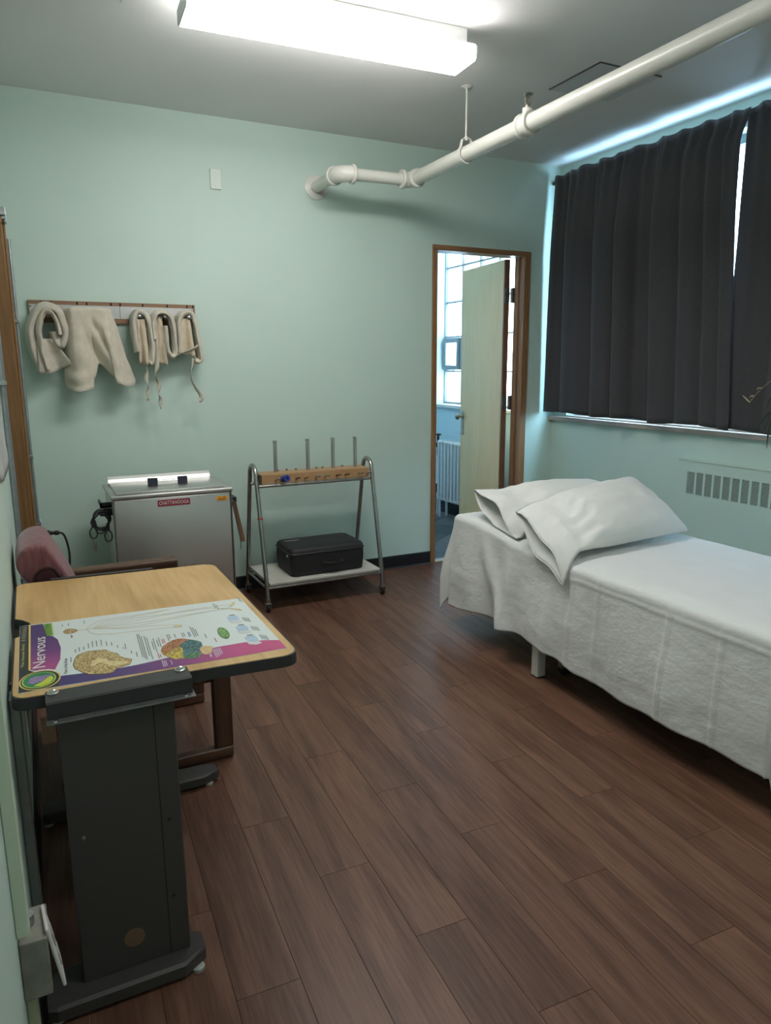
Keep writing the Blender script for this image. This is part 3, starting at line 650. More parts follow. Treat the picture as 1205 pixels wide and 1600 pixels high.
# 2: big towel over two pegs
t = thing('hot_pack_cover', 'large cream terry cover draped over two pegs with two long rounded ends', 'cloth cover', (.42, -.08, 1.34), 0, CG)
def interp(P, q):
    for (a, b), (c, d) in zip(P, P[1:]):
        if q <= c: return b + (d - b) * smooth01((q - a) / (c - a))
    return P[-1][1]
def towel(u, v):
    # u across the two pegs, v from the top line down
    drop = interp([(0, .385), (.08, .435), (.16, .452), (.30, .440), (.40, .385), (.50, .300), (.57, .300), (.68, .365), (.76, .408), (.86, .424), (.95, .420), (1, .392)], u)
    xt = .262 + .236 * u; xb = interp([(0, .236), (.35, .372), (.52, .410), (.72, .500), (1.0, .606)], u)
    x = xt + (xb - xt) * (.12 * v + .88 * v ** 1.15); z = 1.790 - .004 * (2 * u - 1) ** 2 - drop * max(0, v - .06) / .94
    front = -.158 + .075 * smooth01((.16 - u) / .16) + .080 * smooth01((u - .80) / .20) * (.5 + .5 * v)
    y = -.028 + (front + .028) * smooth01(v / .085)
    k = smooth01((v - .15) / .35)
    y += -.022 * k * math.exp(-((u - .20) / .09) ** 2) - .020 * k * math.exp(-((u - .78) / .08) ** 2) + .050 * k * math.exp(-((u - .50) / .13) ** 2) * v
    y += .014 * k * math.sin(u * 20 - v * 11) * math.exp(-((u - .5) / .22) ** 2) + .010 * math.sin(v * 34 + u * 5) * smooth01((v - .70) / .2) * math.exp(-((u - .14) / .14) ** 2)
    x += .005 * nz(u * 5, v * 5, 8); y += .010 * nz(u * 6, v * 6, 3) * k
    return (x, min(-.012, y), z)
bm = B(); grid(bm, 56, 44, towel); obj('front_drape', bm, M_CREAM, t, smooth=True, solid=.012)
bm = B()
hem = [towel(i / 60, 1.0) for i in range(61)]
tube(bm, [Vector(p) for p in hem], .0065, 8); obj('bound_hem', bm, M_CREAM3, t, smooth=True)
bm = B(); grid(bm, 20, 10, lambda u, v: (.268 + .222 * u + (.02 * (u - .5)) * v, -.026 - .010 * math.sin(u * 9) * v - .008 * v, 1.779 - .26 * v)); obj('back_drape', bm, M_CREAM3, t, smooth=True, solid=.008)
# 3
t = thing('hot_pack_cover', 'cream cover folded over the middle peg with a short twisted tie', 'cloth cover', (.66, -.08, 1.27), 0, CG)
bm = B(); band(bm, [(.632, 1.55), (.622, 1.64), (.620, 1.72), (.640, 1.770), (.662, 1.7745), (.690, 1.755), (.706, 1.68), (.712, 1.58), (.706, 1.50), (.692, 1.487)], -.155, -.036, .030, 6.0, .006); obj('outer_wrap', bm, M_CREAM3, t, smooth=True)
bm = B(); grid(bm, 14, 14, lambda u, v: (.637 + .045 * u + .012 * v * (u - .5) + .004 * v, -.125 - .018 * math.sin(u * 8 + 2) * (.3 + v) + .01 * nz(u * 5, v * 4, 1), 1.735 - .245 * v - .012 * math.sin(u * 3) * v)); obj('inner_fold', bm, M_CREAM2, t, smooth=True, solid=.007)
bm = B(); tape(bm, [(.675, -.125, 1.50), (.672, -.128, 1.44), (.668, -.128, 1.40), (.676, -.125, 1.35), (.668, -.128, 1.31), (.672, -.126, 1.285), (.664, -.128, 1.268)], .012, 9.0); obj('tie', bm, M_TIE, t, smooth=True)
# 4
t = thing('hot_pack_cover', 'yellowed cream cover with a flared end and a long twisted tie', 'cloth cover', (.77, -.08, 1.22), 0, CG)
bm = B(); grid(bm, 18, 16, lambda u, v: (.722 + .055 * u + (u - .45) * .055 * v - .012 * v, -.118 - .016 * math.sin(u * 7 + .5) * v + .008 * nz(u * 5, v * 4, 6), 1.758 - .275 * v + .006 * math.sin(u * 5))); obj('flared_end', bm, M_CREAM2, t, smooth=True, solid=.009)
bm = B(); band(bm, [(.728, 1.62), (.722, 1.70), (.740, 1.760), (.770, 1.777), (.805, 1.770), (.830, 1.735), (.838, 1.66), (.842, 1.58), (.835, 1.536), (.815, 1.530), (.800, 1.56), (.796, 1.64), (.792, 1.70)], -.155, -.036, .025, 9.0, .006); obj('outer_wrap', bm, M_CREAM3, t, smooth=True)
bm = B(); tape(bm, [(.735, -.130, 1.70), (.732, -.136, 1.58), (.730, -.140, 1.47), (.718, -.138, 1.42), (.736, -.136, 1.37), (.728, -.137, 1.32), (.738, -.136, 1.28), (.734, -.137, 1.245), (.738, -.136, 1.225)], .0125, 11.0); obj('tie', bm, M_TIE, t, smooth=True)
# 5
t = thing('hot_pack_cover', 'cream cover on the rightmost peg with a curling ribbon tie', 'cloth cover', (.93, -.08, 1.25), 0, CG)
bm = B(); band(bm, [(.868, 1.545), (.876, 1.62), (.872, 1.70), (.886, 1.757), (.912, 1.779), (.948, 1.773), (.966, 1.72), (.978, 1.62), (.990, 1.53), (.980, 1.500), (.955, 1.503)], -.155, -.036, .026, 12.0, .006); obj('outer_wrap', bm, M_CREAM, t, smooth=True)
bm = B(); grid(bm, 14, 14, lambda u, v: (.886 + .050 * u + .030 * v * u - .010 * v, -.120 - .016 * math.sin(u * 8 + 1) * (.3 + v), 1.745 - .20 * v - .020 * u * v)); obj('inner_fold', bm, M_CREAM2, t, smooth=True, solid=.007)
bm = B(); tape(bm, [(.846, -.128, 1.535), (.90, -.146, 1.552), (.95, -.152, 1.575), (.972, -.150, 1.59)], .014, .2); obj('cross_strap', bm, M_CREAM3, t, smooth=True)
bm = B(); tape(bm, [(.945, -.128, 1.515), (.936, -.130, 1.470), (.925, -.132, 1.430), (.930, -.130, 1.380), (.952, -.130, 1.335), (.975, -.130, 1.300), (.978, -.132, 1.275), (.962, -.135, 1.262)], .012, 3.0); obj('tie', bm, M_TIE, t, smooth=True)

# ================================================================== STAINLESS HEATING UNIT
HX0, HX1, HY0, HY1, HZ = .372, 1.012, -.655, -.185, .808
M_SS = brushed('brushed_stainless', (.64, .62, .60), .33, (260, 260, 2.5))
M_SSTOP = brushed('brushed_stainless_lid', (.60, .595, .57), .36, (3, 260, 260))
t = thing('hot_pack_heating_unit', 'brushed stainless hot pack heating unit with a hinged lid and red nameplate', 'heating unit', ((HX0 + HX1) / 2, (HY0 + HY1) / 2, 0))
bm = B(); box(bm, (HX0 + .012, HY0 + .008, .10), (HX1 - .012, HY1 - .008, HZ - .022), .010, 3); obj('body', bm, M_SS, t, smooth=True, angle=30)
bm = B(); box(bm, (HX0, HY0, HZ - .022), (HX1, HY1, HZ), .006, 3); obj('rim', bm, M_SSTOP, t, smooth=True, angle=30)
for x in (HX0 + .006, HX1 - .012):
    bm = B(); box(bm, (x, HY0 + .004, .10), (x + .006, HY0 + .022, HZ - .0225), .002); obj('corner_edge', bm, M_STEELDK, t)
bm = B(); box(bm, (HX0 + .030, HY0 + .028, HZ + .0005), (HX1 - .040, HY1 - .072, HZ + .012), .004); lid = obj('lid', bm, M_SSTOP, t, smooth=True, angle=30)
bm = B(); ring_loft(bm, [[Vector((x, HY1 - .070 + a, HZ + b)) for a, b in ((0, .0005), (.0, .012), (.010, .030), (.014, .046), (.020, .046), (.020, .0005))] for x in (HX0 + .028, HX1 - .036)]); obj('hinge_rail', bm, M_SSTOP, lid)
for x in (.590, .752):
    bm = B(); box(bm, (x - .004, -.485, HZ + .0125), (x + .048, -.462, HZ + .056), .003); obj('handle_bracket', bm, mat('navy_plastic', (.018, .020, .042), .5), lid)
bm = B(); tube(bm, [(.639, -.474, HZ + .036), (.747, -.474, HZ + .036)], .007, 10); obj('lid_handle', bm, M_STEEL, lid, smooth=True, angle=40)
# nameplate and sticker on the front
NX0, NX1, NZ0, NZ1 = .606, .776, .733, .768
bm = B(); prism(bm, rrect(NX0, NZ0, NX1, NZ1, .004), 0, .003, Matrix.Translation((0, HY0 + .0075, 0)) @ Matrix.Rotation(math.pi / 2, 4, 'X')); npl = obj('nameplate', bm, mat('red_nameplate', (.28, .022, .045), .4), t)
npl['label'] = 'red nameplate with white lettering'
me = text_mesh('CHATTANOOGA', .0270, .0008, 0, 1.0); xs = [q.co.x for q in me.vertices]; me.transform(Matrix.Diagonal((.156 / (max(xs) - min(xs)), 1, 1, 1))); me.transform(Matrix.Translation(((NX0 + NX1) / 2, HY0 + .0040, (NZ0 + NZ1) / 2)) @ Matrix.Rotation(math.pi / 2, 4, 'X')); obj('lettering', me, mat('white_print', (.75, .75, .73), .5), npl)
bm = B(); box(bm, (.918, HY0 + .0065, .738), (.982, HY0 + .0078, .763)); st = obj('sticker', bm, mat('amber_sticker', (.80, .38, .03), .5), t); st['label'] = 'amber warning sticker'
bm = B()
for a, b, z in ((.928, .945, .757), (.952, .972, .757), (.924, .976, .749), (.930, .968, .743)): box(bm, (a, HY0 + .0058, z - .0016), (b, HY0 + .0064, z + .0016))
obj('print', bm, mat('brown_print', (.30, .10, .01), .6), st)
bm = B(); ring_loft(bm, [[Vector((HX0 + .0125 - a, y, .735 + b)) for a, b in ((0, 0), (.055, .0), (.060, .012), (.060, .028), (.050, .028), (.048, .010), (0, .010))] for y in (-.56, -.44)]); box(bm, (HX0 - .048, -.56, .735), (HX0 + .012, -.555, .763)); obj('side_bracket', bm, M_BLACKMET, t)
bm = B(); box(bm, (HX0 - .050, -.555, .690), (HX0 + .0115, -.545, .732), .002); obj('cable_clip', bm, M_BLACKMET, t)
bm = B(); box(bm, (HX1 - .0125, -.60, .735), (HX1 + .032, -.48, .741)); box(bm, (HX1 + .026, -.60, .715), (HX1 + .032, -.48, .741)); obj('side_bracket', bm, M_BLACKMET, t)
for x in (HX0 + .06, HX1 - .06):
    for y in (HY0 + .06, HY1 - .06):
        bm = B(); cyl(bm, (x - .011, y, .032), (x + .011, y, .032), .0315, 18); box(bm, (x - .016, y - .012, .03), (x - .012, y + .012, .10)); box(bm, (x + .012, y - .012, .03), (x + .016, y + .012, .10)); obj('caster', bm, M_RUBBER, t)

# coiled steel cable on the left bracket
t = thing('coiled_cable', 'coiled black steel cable with loop ends hanging beside the heating unit', 'cable', (.32, -.56, .53))
M_CABLE = mat('black_coated_cable', (.030, .031, .032), .35, .3)
bm = B(); pts = []
for i in range(150):
    a = i / 150 * 2 * math.pi * 5.2; k = i / 150
    pts.append((.322 + (.040 + .006 * math.sin(i * .7)) * math.cos(a) + .006 * math.sin(k * 11), -.571 - .010 * math.sin(a * .5 + k * 7) - .008 * k, .680 - .018 * k + (.048 + .010 * math.sin(k * 9)) * math.sin(a)))
tube(bm, pts, .0042, 8); obj('coil', bm, M_CABLE, t, smooth=True)
def loop_end(cx, cy, cz, s):
    bm = B(); tube(bm, catmull([(cx, cy, cz + .035 * s), (cx - .017 * s, cy, cz + .008 * s), (cx - .014 * s, cy, cz - .022 * s), (cx, cy, cz - .030 * s), (cx + .014 * s, cy, cz - .022 * s), (cx + .017 * s, cy, cz + .008 * s), (cx + .0015, cy, cz + .035 * s)], 6), .0036, 8); obj('loop', bm, M_CABLE, t, smooth=True)
    bm = B(); tube(bm, [(cx, cy, cz + .028 * s), (cx + .002, cy, cz + .068 * s)], .0085, 10); obj('ferrule', bm, M_RUBBER, t, smooth=True, angle=40)
loop_end(.281, -.582, .612, 1.0); loop_end(.352, -.592, .590, 1.0)
t2 = thing('key_tag', 'small metal tag hanging from the looped cable', 'tag', (.284, -.582, .512))
bm = B(); tube(bm, [(.281, -.582, .583), (.283, -.582, .575), (.281, -.582, .567), (.284, -.582, .560)], .0022, 6); obj('chain', bm, M_STEELDK, t2)
bm = B(); box(bm, (.276, -.585, .512), (.293, -.579, .561), .0015); obj('plate', bm, mat('dull_tag_metal', (.22, .21, .20), .5, .7, var=.2, vscale=60), t2)
# wooden tongs hanging on the right bracket
t = thing('wooden_tongs', 'wooden tongs hanging from the right side bracket of the heating unit', 'tongs', (1.075, -.55, .46))
M_TONG = wood('aged_tong_wood', (.15, .075, .04), (.27, .15, .085), 'z', .55, 20, 70, False, 3, .4)
for k, dx in enumerate((0, .012)):
    bm = B(); ring_loft(bm, [[Vector((1.036 + dx + (1.080 - 1.036) * s + a, -.545 + b + .010 * k, .708 + (.468 - .708) * s)) for a, b in ((-.006, -.012), (.006, -.012), (.006, .012), (-.006, .012))] for s in (0, .25, .5, .75, .94, 1.0)]); obj('arm', bm, M_TONG, t)
bm = B(); tube(bm, [(1.033, -.54, .722), (1.040, -.545, .706)], .003, 6); obj('hook_wire', bm, M_STEELDK, t)
bm = B(); tube(bm, catmull([(1.0345, -.606, .735), (1.036, -.612, .66), (1.040, -.612, .58), (1.052, -.612, .50), (1.054, -.612, .452), (1.048, -.612, .44)], 6), .0018, 6); tag(obj('pull_cord', bm, M_CABLE, None), 'thin dark cord hanging down the right side of the heating unit', 'cord')

# ================================================================== STEEL TROLLEY AND BLACK CASE
t = thing('steel_trolley', 'steel tube trolley with a pegged wooden bar and a pale lower shelf', 'trolley', (1.615, -.30, 0))
CXL, CXR = 1.228, 2.000
for x in (CXL, CXR):
    pts = [(x, -.520, .075), (x, -.508, .17)] + [(x, -.508 + .140 * q, .17 + .635 * q) for q in (.25, .5, .75, 1.0)]
    top = [(x, -.300 - .068 * math.cos(a), .805 + .070 * math.sin(a)) for a in (math.pi * k / 12 for k in range(1, 12))]
    back = [(x, -.232 + .140 * q, .805 - .635 * q) for q in (0, .25, .5, .75, 1.0)] + [(x, -.080, .075)]
    bm = B(); tube(bm, [Vector(p) for p in pts + top + back], .0135, 14); hp = obj('hoop_frame', bm, M_STEELDK, t, smooth=True, angle=50)
bm = B(); box(bm, (CXL - .0145, -.4225 - .013, .556), (CXL + .0145, -.4225 + .014, .572), .004); obj('red_tape', bm, mat('red_tape', (.35, .06, .05), .6), t)
for y, z in ((-.366, .750), (-.234, .750), (-.510, .148), (-.090, .148)):
    bm = B(); cyl(bm, (CXL, y, z), (CXR, y, z), .0095, 12); obj('cross_bar', bm, M_STEELDK, t, smooth=True, angle=50)
for x in (CXL, CXR):
    bm = B(); cyl(bm, (x, -.510, .148), (x, -.090, .148), .008, 10); obj('side_bar', bm, M_STEELDK, t, smooth=True, angle=50)
M_BLOCK = wood('honey_wood_bar', (.36, .21, .095), (.50, .32, .165), 'x', .45, 20, 60, False, 3, .3)
bm = B(); box(bm, (1.262, -.368, .7605), (1.985, -.232, .822), .004); blk = obj('peg_bar', bm, M_BLOCK, t)
bm = B(); box(bm, (1.252, -.372, .7605), (1.2615, -.232, .818), .002); obj('bar_end', bm, mat('dark_end_wood', (.07, .05, .035), .6), t)
for x in (1.374, 1.586, 1.757, 1.912):
    bm = B(); cyl(bm, (x, -.302, .8225), (x, -.302, 1.012), .0125, 16); obj('post', bm, M_STEEL, t, smooth=True, angle=50)
    bm = B(); lathe(bm, [(0, .0132), (.006, .0132), (.0065, .010), (.002, .0095)], (x, -.302, 1.0121), (0, 0, 1), 16); obj('post_cap', bm, M_STEELDK, t, smooth=True, angle=50)
for px_, met in ((1.352, 1), (1.482, 0), (1.540, 2), (1.612, 1), (1.672, 1), (1.752, 0), (1.812, 0), (1.905, 1), (1.960, 1)):
    bm = B(); lathe(bm, [(0, .0062), (.056, .0062), (.060, .004)], (px_, -.3725, .786), (.10, -1, .22), 10); obj('peg', bm, (M_TONG, M_STEEL, M_BLOCK)[met], t, smooth=True, angle=50)
for x, y in ((1.40, -.26), (1.46, -.255), (1.52, -.26), (1.66, -.255), (1.70, -.262), (1.84, -.258)):
    bm = B(); lathe(bm, [(0, .007), (.010, .006)], (x, y, .8222), (0, 0, 1), 10); obj('stud', bm, M_TONG, t)
bm = B(); box(bm, (CXL + .016, -.520, .1585), (CXR - .016, -.080, .180), .003); sh = obj('shelf', bm, mat('pale_laminate_shelf', (.52, .51, .45), .5, var=.04, vscale=9), t)
bm = B(); box(bm, (CXL + .017, -.5225, .165), (CXR - .017, -.5202, .171)); obj('edge_line', bm, mat('grey_edge', (.28, .27, .25), .6), sh)
for x in (CXL, CXR):
    for y in (-.520, -.080):
        bm = B(); cyl(bm, (x, y, .060), (x, y, .086), .0155, 12); box(bm, (x - .018, y - .016, .052), (x + .018, y + .018, .062), .002); box(bm, (x - .017, y - .010, .022), (x - .014, y + .016, .054)); box(bm, (x + .014, y - .010, .022), (x + .017, y + .016, .054)); fk = obj('caster_fork', bm, M_STEELDK, t)
        bm = B(); lathe(bm, [(0, .008), (.001, .022), (.004, .0265), (.018, .0265), (.021, .022), (.022, .008)], (x - .011, y + .006, .027), (1, 0, 0), 20); obj('wheel', bm, M_RUBBER, fk, smooth=True, angle=40)
bm = B(); lathe(bm, [(0, .010), (0, .0200), (.056, .0210), (.059, .0195), (.059, .007), (.046, .006)], (1.398, -.3740, .789), (.10, -1, .18), 20); tag(obj('blue_cap', bm, mat('blue_plastic', (.020, .045, .26), .4), None, smooth=True, angle=40), 'round blue plastic cap stuck on a peg of the trolley bar', 'cap')

t = thing('equipment_case', 'black soft-sided zipped case lying on the trolley shelf', 'case', (1.645, -.315, .1805))
M_NYLON = mat('black_nylon', (.011, .011, .013), .6, var=.15, vscale=60, bump=.35, bscale=26)
def case_ring(z, ins, n=7): return [Vector((x, y, z)) for x, y in rrect(1.402 + ins, -.472 + ins, 1.892 - ins, -.160 - ins, .035, n)]
bm = B(); ring_loft(bm, [case_ring(z, i) for z, i in ((.181, .010), (.187, .002), (.22, -.002), (.275, -.005), (.318, -.004))]); obj('body', bm, M_NYLON, t, smooth=True, angle=50)
bm = B(); ring_loft(bm, [case_ring(z, i) for z, i in ((.3185, -.006), (.322, -.0085), (.327, -.0085), (.330, -.006))]); obj('zip_piping', bm, mat('zip_black', (.020, .020, .022), .4), t)
bm = B(); R_ = [case_ring(z, i) for z, i in ((.3305, -.004), (.345, -.002), (.356, .006), (.361, .022), (.363, .08), (.3635, .12))]
ring_loft(bm, R_); obj('lid', bm, M_NYLON, t, smooth=True, angle=50)
bm = B(); tape(bm, [(1.610, -.474, .262), (1.618, -.492, .258), (1.650, -.504, .255), (1.690, -.504, .255), (1.722, -.492, .258), (1.730, -.474, .262)], .012, 0.0, .003); obj('carry_handle', bm, mat('webbing_black', (.014, .014, .016), .8), t)
for x in (1.606, 1.734):
    bm = B(); box(bm, (x - .014, -.4795, .245), (x + .014, -.4745, .280), .002); obj('handle_tab', bm, M_NYLON, t)
bm = B(); box(bm, (1.43, -.27, .3637), (1.53, -.24, .3645)); obj('grey_strip', bm, mat('grey_velcro', (.13, .13, .13), .9), t)
bm = B(); box(bm, (1.3945, -.42, .30), (1.3965, -.39, .312)); obj('tag', bm, mat('white_print', (.75, .75, .73), .5), t)

# ================================================================== LEFT WALL
t = thing('wooden_post', 'varnished wooden post fixed upright beside the corner, with a metal clip on top', 'wooden post', (-.03, -.46, 0))
bm = B(); box(bm, (XL + .001, -.50, .001), (.004, -.42, 2.175), .006, 2); obj('timber', bm, M_POST, t)
bm = B(); box(bm, (.0045, -.488, .001), (.0145, -.432, 2.165), .003); obj('edge_moulding', bm, wood('varnished_edge', (.24, .12, .04), (.36, .19, .07), 'z', .35, 24, 70, False, 3, .4), t)
bm = B(); box(bm, (-.030, -.510, 2.176), (.022, -.47, 2.215), .003); box(bm, (.0146, -.502, 2.14), (.024, -.478, 2.20), .002); cyl(bm, (.019, -.515, 2.15), (.019, -.465, 2.15), .006, 10); obj('metal_clip', bm, M_GALV, t)
t = thing('conduit_pipe', 'pair of grey conduit pipes strapped upright to the left wall', 'conduit', (-.05, -1.0, 0))
for y, r in ((-1.0, .0115), (-1.06, .0095)):
    bm = B(); cyl(bm, (XL + r + .0015, y, .11), (XL + r + .0015, y, H - .002), r, 12); obj('pipe', bm, M_GALV, t, smooth=True, angle=50)
for z in (1.40, .55, 2.2):
    bm = B(); box(bm, (XL + .0005, -1.085, z - .010), (XL + .029, -.980, z + .010), .004); obj('strap', bm, M_STEEL, t)
t = thing('corner_outlet', 'grey surface socket box with a white cover in the corner behind the chair', 'socket', (.0, -.30, .53))
bm = B(); box(bm, (XL + .0005, -.335, .520), (.036, -.265, .640), .003); obj('box', bm, mat('grey_box_metal', (.20, .21, .20), .55, .5, var=.15, vscale=30), t)
bm = B(); box(bm, (.0365, -.340, .512), (.0425, -.260, .648), .002); obj('cover', bm, M_WHITE, t)
bm = B(); cyl(bm, (.022, -.30, .641), (.022, -.30, 2.10), .009, 12); obj('conduit', bm, M_GALV, t, smooth=True, angle=50)
for z in (1.0, 1.7):
    bm = B(); box(bm, (XL + .0005, -.314, z - .01), (.0335, -.286, z + .01), .003); obj('strap', bm, M_GALV, t)
t = thing('power_cord', 'black power cord plugged into the corner socket, curving down to the floor', 'power cord', (.10, -.30, .02))
bm = B(); lathe(bm, [(0, .012), (.004, .017), (.030, .016), (.040, .010), (.055, .009), (.060, .013), (.075, .012), (.082, .007)], (.043, -.300, .575), (1, 0, -.04), 14); obj('plug', bm, M_RUBBER, t, smooth=True, angle=50)
bm = B(); tube(bm, catmull([(.122, -.30, .572), (.142, -.30, .562), (.156, -.30, .52), (.164, -.30, .45), (.160, -.30, .37), (.150, -.29, .25), (.16, -.28, .10), (.20, -.27, .02), (.30, -.27, .012), (.40, -.30, .012)], 7), .0058, 8); obj('cable', bm, M_RUBBER, t, smooth=True)
bm = B()
grid(bm, 12, 20, lambda u, v: (XL + .004 + .010 * smooth01((u - .5) * 2) + .006 * math.sin(v * 7) * u, -2.05 + .62 * u - .05 * v * u, 1.62 - .50 * v - .035 * math.sin(u * 3) * v))
tag(obj('hanging_paper', bm, mat('grey_white_paper', (.45, .46, .45), .7, var=.18, vscale=3.5), None, smooth=True, solid=.0012), 'curling grey and white paper pinned to the left wall', 'paper')
t = thing('wall_raceway_socket', 'dusty grey socket box with a loose white cover below a mint wall raceway', 'socket', (-.05, -3.27, .35))
bm = B(); box(bm, (XL + .0005, -3.312, .492), (-.046, -3.288, H - .002), .002); obj('raceway', bm, mat('pale_green_raceway', (.58, .66, .52), .5), t)
bm = B(); box(bm, (XL + .0005, -3.30, .352), (-.021, -3.205, .470), .003); obj('box', bm, mat('dusty_grey_metal', (.25, .245, .21), .7, .3, var=.25, vscale=26), t)
bm = B(); cyl(bm, (-.052, -3.25, .4705), (-.052, -3.25, .490), .012, 10); obj('connector', bm, M_GALV, t)
Mc = Matrix.Translation((-.0145, -3.255, .415)) @ Matrix.Rotation(math.radians(-9), 4, 'Y') @ Matrix.Rotation(math.radians(5), 4, 'Z')
bm = B(); box(bm, (-.003, -.038, -.064), (.003, .038, .064), .0025, 2, Mc); cv = obj('cover', bm, mat('white_cover', (.60, .59, .56), .45), t)
for dz in (-.022, .022):
    bm = B(); box(bm, (.0031, -.017, dz - .014), (.0052, .017, dz + .014), .001, 2, Mc); obj('socket_face', bm, mat('grey_socket', (.35, .35, .34), .5), cv)
bm = B(); box(bm, (XL + .0005, -3.275, .002), (-.050, -3.235, .351), .002); obj('lower_raceway', bm, mat('yellowed_raceway', (.42, .42, .30), .6), t)
t = thing('metal_channel', 'grey metal cable channel running down the wall under the table', 'cable channel', (-.05, -2.77, .0))
bm = B(); box(bm, (XL + .0005, -2.82, .10), (-.046, -2.765, .722), .002); obj('channel', bm, M_GALV, t)
bm = B(); cyl(bm, (-.058, -2.72, .10), (-.058, -2.72, .722), .009, 10); obj('pipe', bm, M_GALV, t, smooth=True, angle=50)

# ================================================================== WORK TABLE
TZ = .755
t = thing('work_table', 'oak-topped work table on charcoal steel legs with a clamp bar on its edge', 'table', (.27, -2.45, 0))
TA = math.radians(-2.2)
def rot2(x, y, cx=.27, cy=-2.43, a=TA): return (x, y - .060 * (x - cx))
outline = [(-.058, -2.345), (-.040, -2.360), (-.020, -2.395), (-.018, -2.45), (-.035, -2.495), (-.057, -2.512)]
def corner(cx, cy, r, a0, n=6): return [(cx + r * math.cos(math.radians(a0 + 90 * k / n)), cy + r * math.sin(math.radians(a0 + 90 * k / n))) for k in range(n + 1)]
TX0, TX1, TY0, TY1 = -.058, .594, -2.918, -1.968
outline = outline + corner(TX0 + .03, TY0 + .03, .03, 180) + corner(TX1 - .045, TY0 + .045, .045, 270) + corner(TX1 - .045, TY1 - .045, .045, 0) + corner(TX0 + .03, TY1 - .03, .03, 90)
outline = [rot2(*q) for q in outline]
M_TOP = wood('light_oak_laminate', (.47, .285, .105), (.64, .42, .185), 'y', .42, 7.0, 70, False, 5.0, .40)
M_EDGE = mat('charcoal_rubber_edge', (.030, .031, .032), .5)
bm = B(); prism(bm, outline, TZ - .030, TZ - .0012); obj('edge_band', bm, M_EDGE, t)
cxm, cym = .27, -2.43
bm = B(); prism(bm, [(cxm + (x - cxm) * .989, cym + (y - cym) * .993) for x, y in outline], TZ - .0011, TZ); obj('top', bm, M_TOP, t)
bm = B(); a, b = rot2(.05, TY1), rot2(.38, TY1); ring_loft(bm, [[Vector((p[0], p[1] + dy, z)) for dy, z in ((.001, TZ - .03), (.016, TZ - .03), (.016, TZ + .004), (-.004, TZ + .004), (-.004, TZ + .0004), (.001, TZ + .0004))] for p in (a, b)]); obj('rear_stop_strip', bm, M_EDGE, t)
# clamp bar along the near edge
M_CHAR = mat('charcoal_powder_coat', (.052, .049, .047), .45, bump=.06, bscale=240)
bm = B(); ring_loft(bm, [[Vector((x, y0 + dy, z)) for dy, z in ((.030, TZ + .0008), (.030, TZ + .0045), (-.030, TZ + .0045), (-.034, TZ + .001), (-.034, TZ - .034), (-.030, TZ - .034), (-.030, TZ + .0008))] for x, y0 in ((.010, -2.928), (.318, -2.928))]); cb = obj('clamp_bar', bm, mat('black_clamp_steel', (.034, .034, .036), .4), t)
bm = B(); box(bm, (.008, -2.982, TZ - .0385), (.322, -2.925, TZ - .0345), .0015); obj('clamp_plate', bm, mat('grey_steel_plate', (.17, .17, .17), .4, .4, var=.2, vscale=30), t)
for x in (.026, .300):
    bm = B(); lathe(bm, [(0, .012), (.002, .0125), (.003, .008), (.008, .0065), (.010, .003)], (x, -2.912, TZ + .0046), (0, 0, 1), 16); obj('bolt', bm, M_STEEL, cb, smooth=True, angle=40)
    bm = B(); lathe(bm, [(0, .005), (.003, .004)], (x, -2.973, TZ - .0344), (0, 0, 1), 10); obj('screw', bm, M_STEEL, cb)
# near leg: tall dark panel on a splayed foot
bm = B(); box(bm, (.028, -2.958, .045), (.275, -2.920, TZ - .039), .004); lg = obj('leg_panel', bm, M_CHAR, t)
bm = B(); box(bm, (.2265, -2.9587, .046), (.2285, -2.9578, TZ - .045)); obj('seam', bm, M_DARK, lg)
bm = B(); lathe(bm, [(0, .024), (.0008, .024)], (.147, -2.9582, .125), (0, -1, 0), 24); obj('round_knockout', bm, mat('bare_brown_board', (.15, .090, .052), .7), lg)
for x, z in ((.246, .41), (.243, .205), (.058, .42)):
    bm = B(); lathe(bm, [(0, .005), (.0015, .004)], (x, -2.958, z), (0, -1, 0), 10); obj('screw', bm, M_BLACKMET if x > .1 else M_STEEL, lg)
bm = B(); box(bm, (-.004, -2.950, .662), (.027, -2.925, TZ - .040), .002); obj('wood_block', bm, M_TONG, t)
def foot(bm, x0, x1, yc, hw=.055):
    ring_loft(bm, [[Vector((x, yc + dy * k, z)) for dy, z in ((-hw, .012), (-hw, .040), (-hw + .008, .046), (hw - .008, .046), (hw, .040), (hw, .012))] for x, k in ((x0, .85), (x0 + .02, 1), (x1 - .055, 1), (x1, .45))])
bm = B(); foot(bm, -.050, .308, -2.945, .062); obj('foot', bm, M_CHAR, t)
bm = B(); box(bm, (.055, -2.165, .045), (.300, -2.135, TZ - .031), .004); obj('leg_panel', bm, M_CHAR, t)
bm = B(); foot(bm, -.045, .528, -2.165, .045); obj('foot', bm, M_CHAR, t)
for x, y in ((.285, -2.985), (-.03, -2.985), (.49, -2.19), (-.03, -2.19)):
    bm = B(); lathe(bm, [(0, .016), (.009, .016), (.0115, .010)], (x, y, .0005), (0, 0, 1), 12); obj('glide', bm, mat('grey_glide', (.4, .4, .38), .5), t)
bm = B(); box(bm, (.10, -2.919, .50), (.15, -2.166, .56), .003); obj('stretcher', bm, M_CHAR, t)

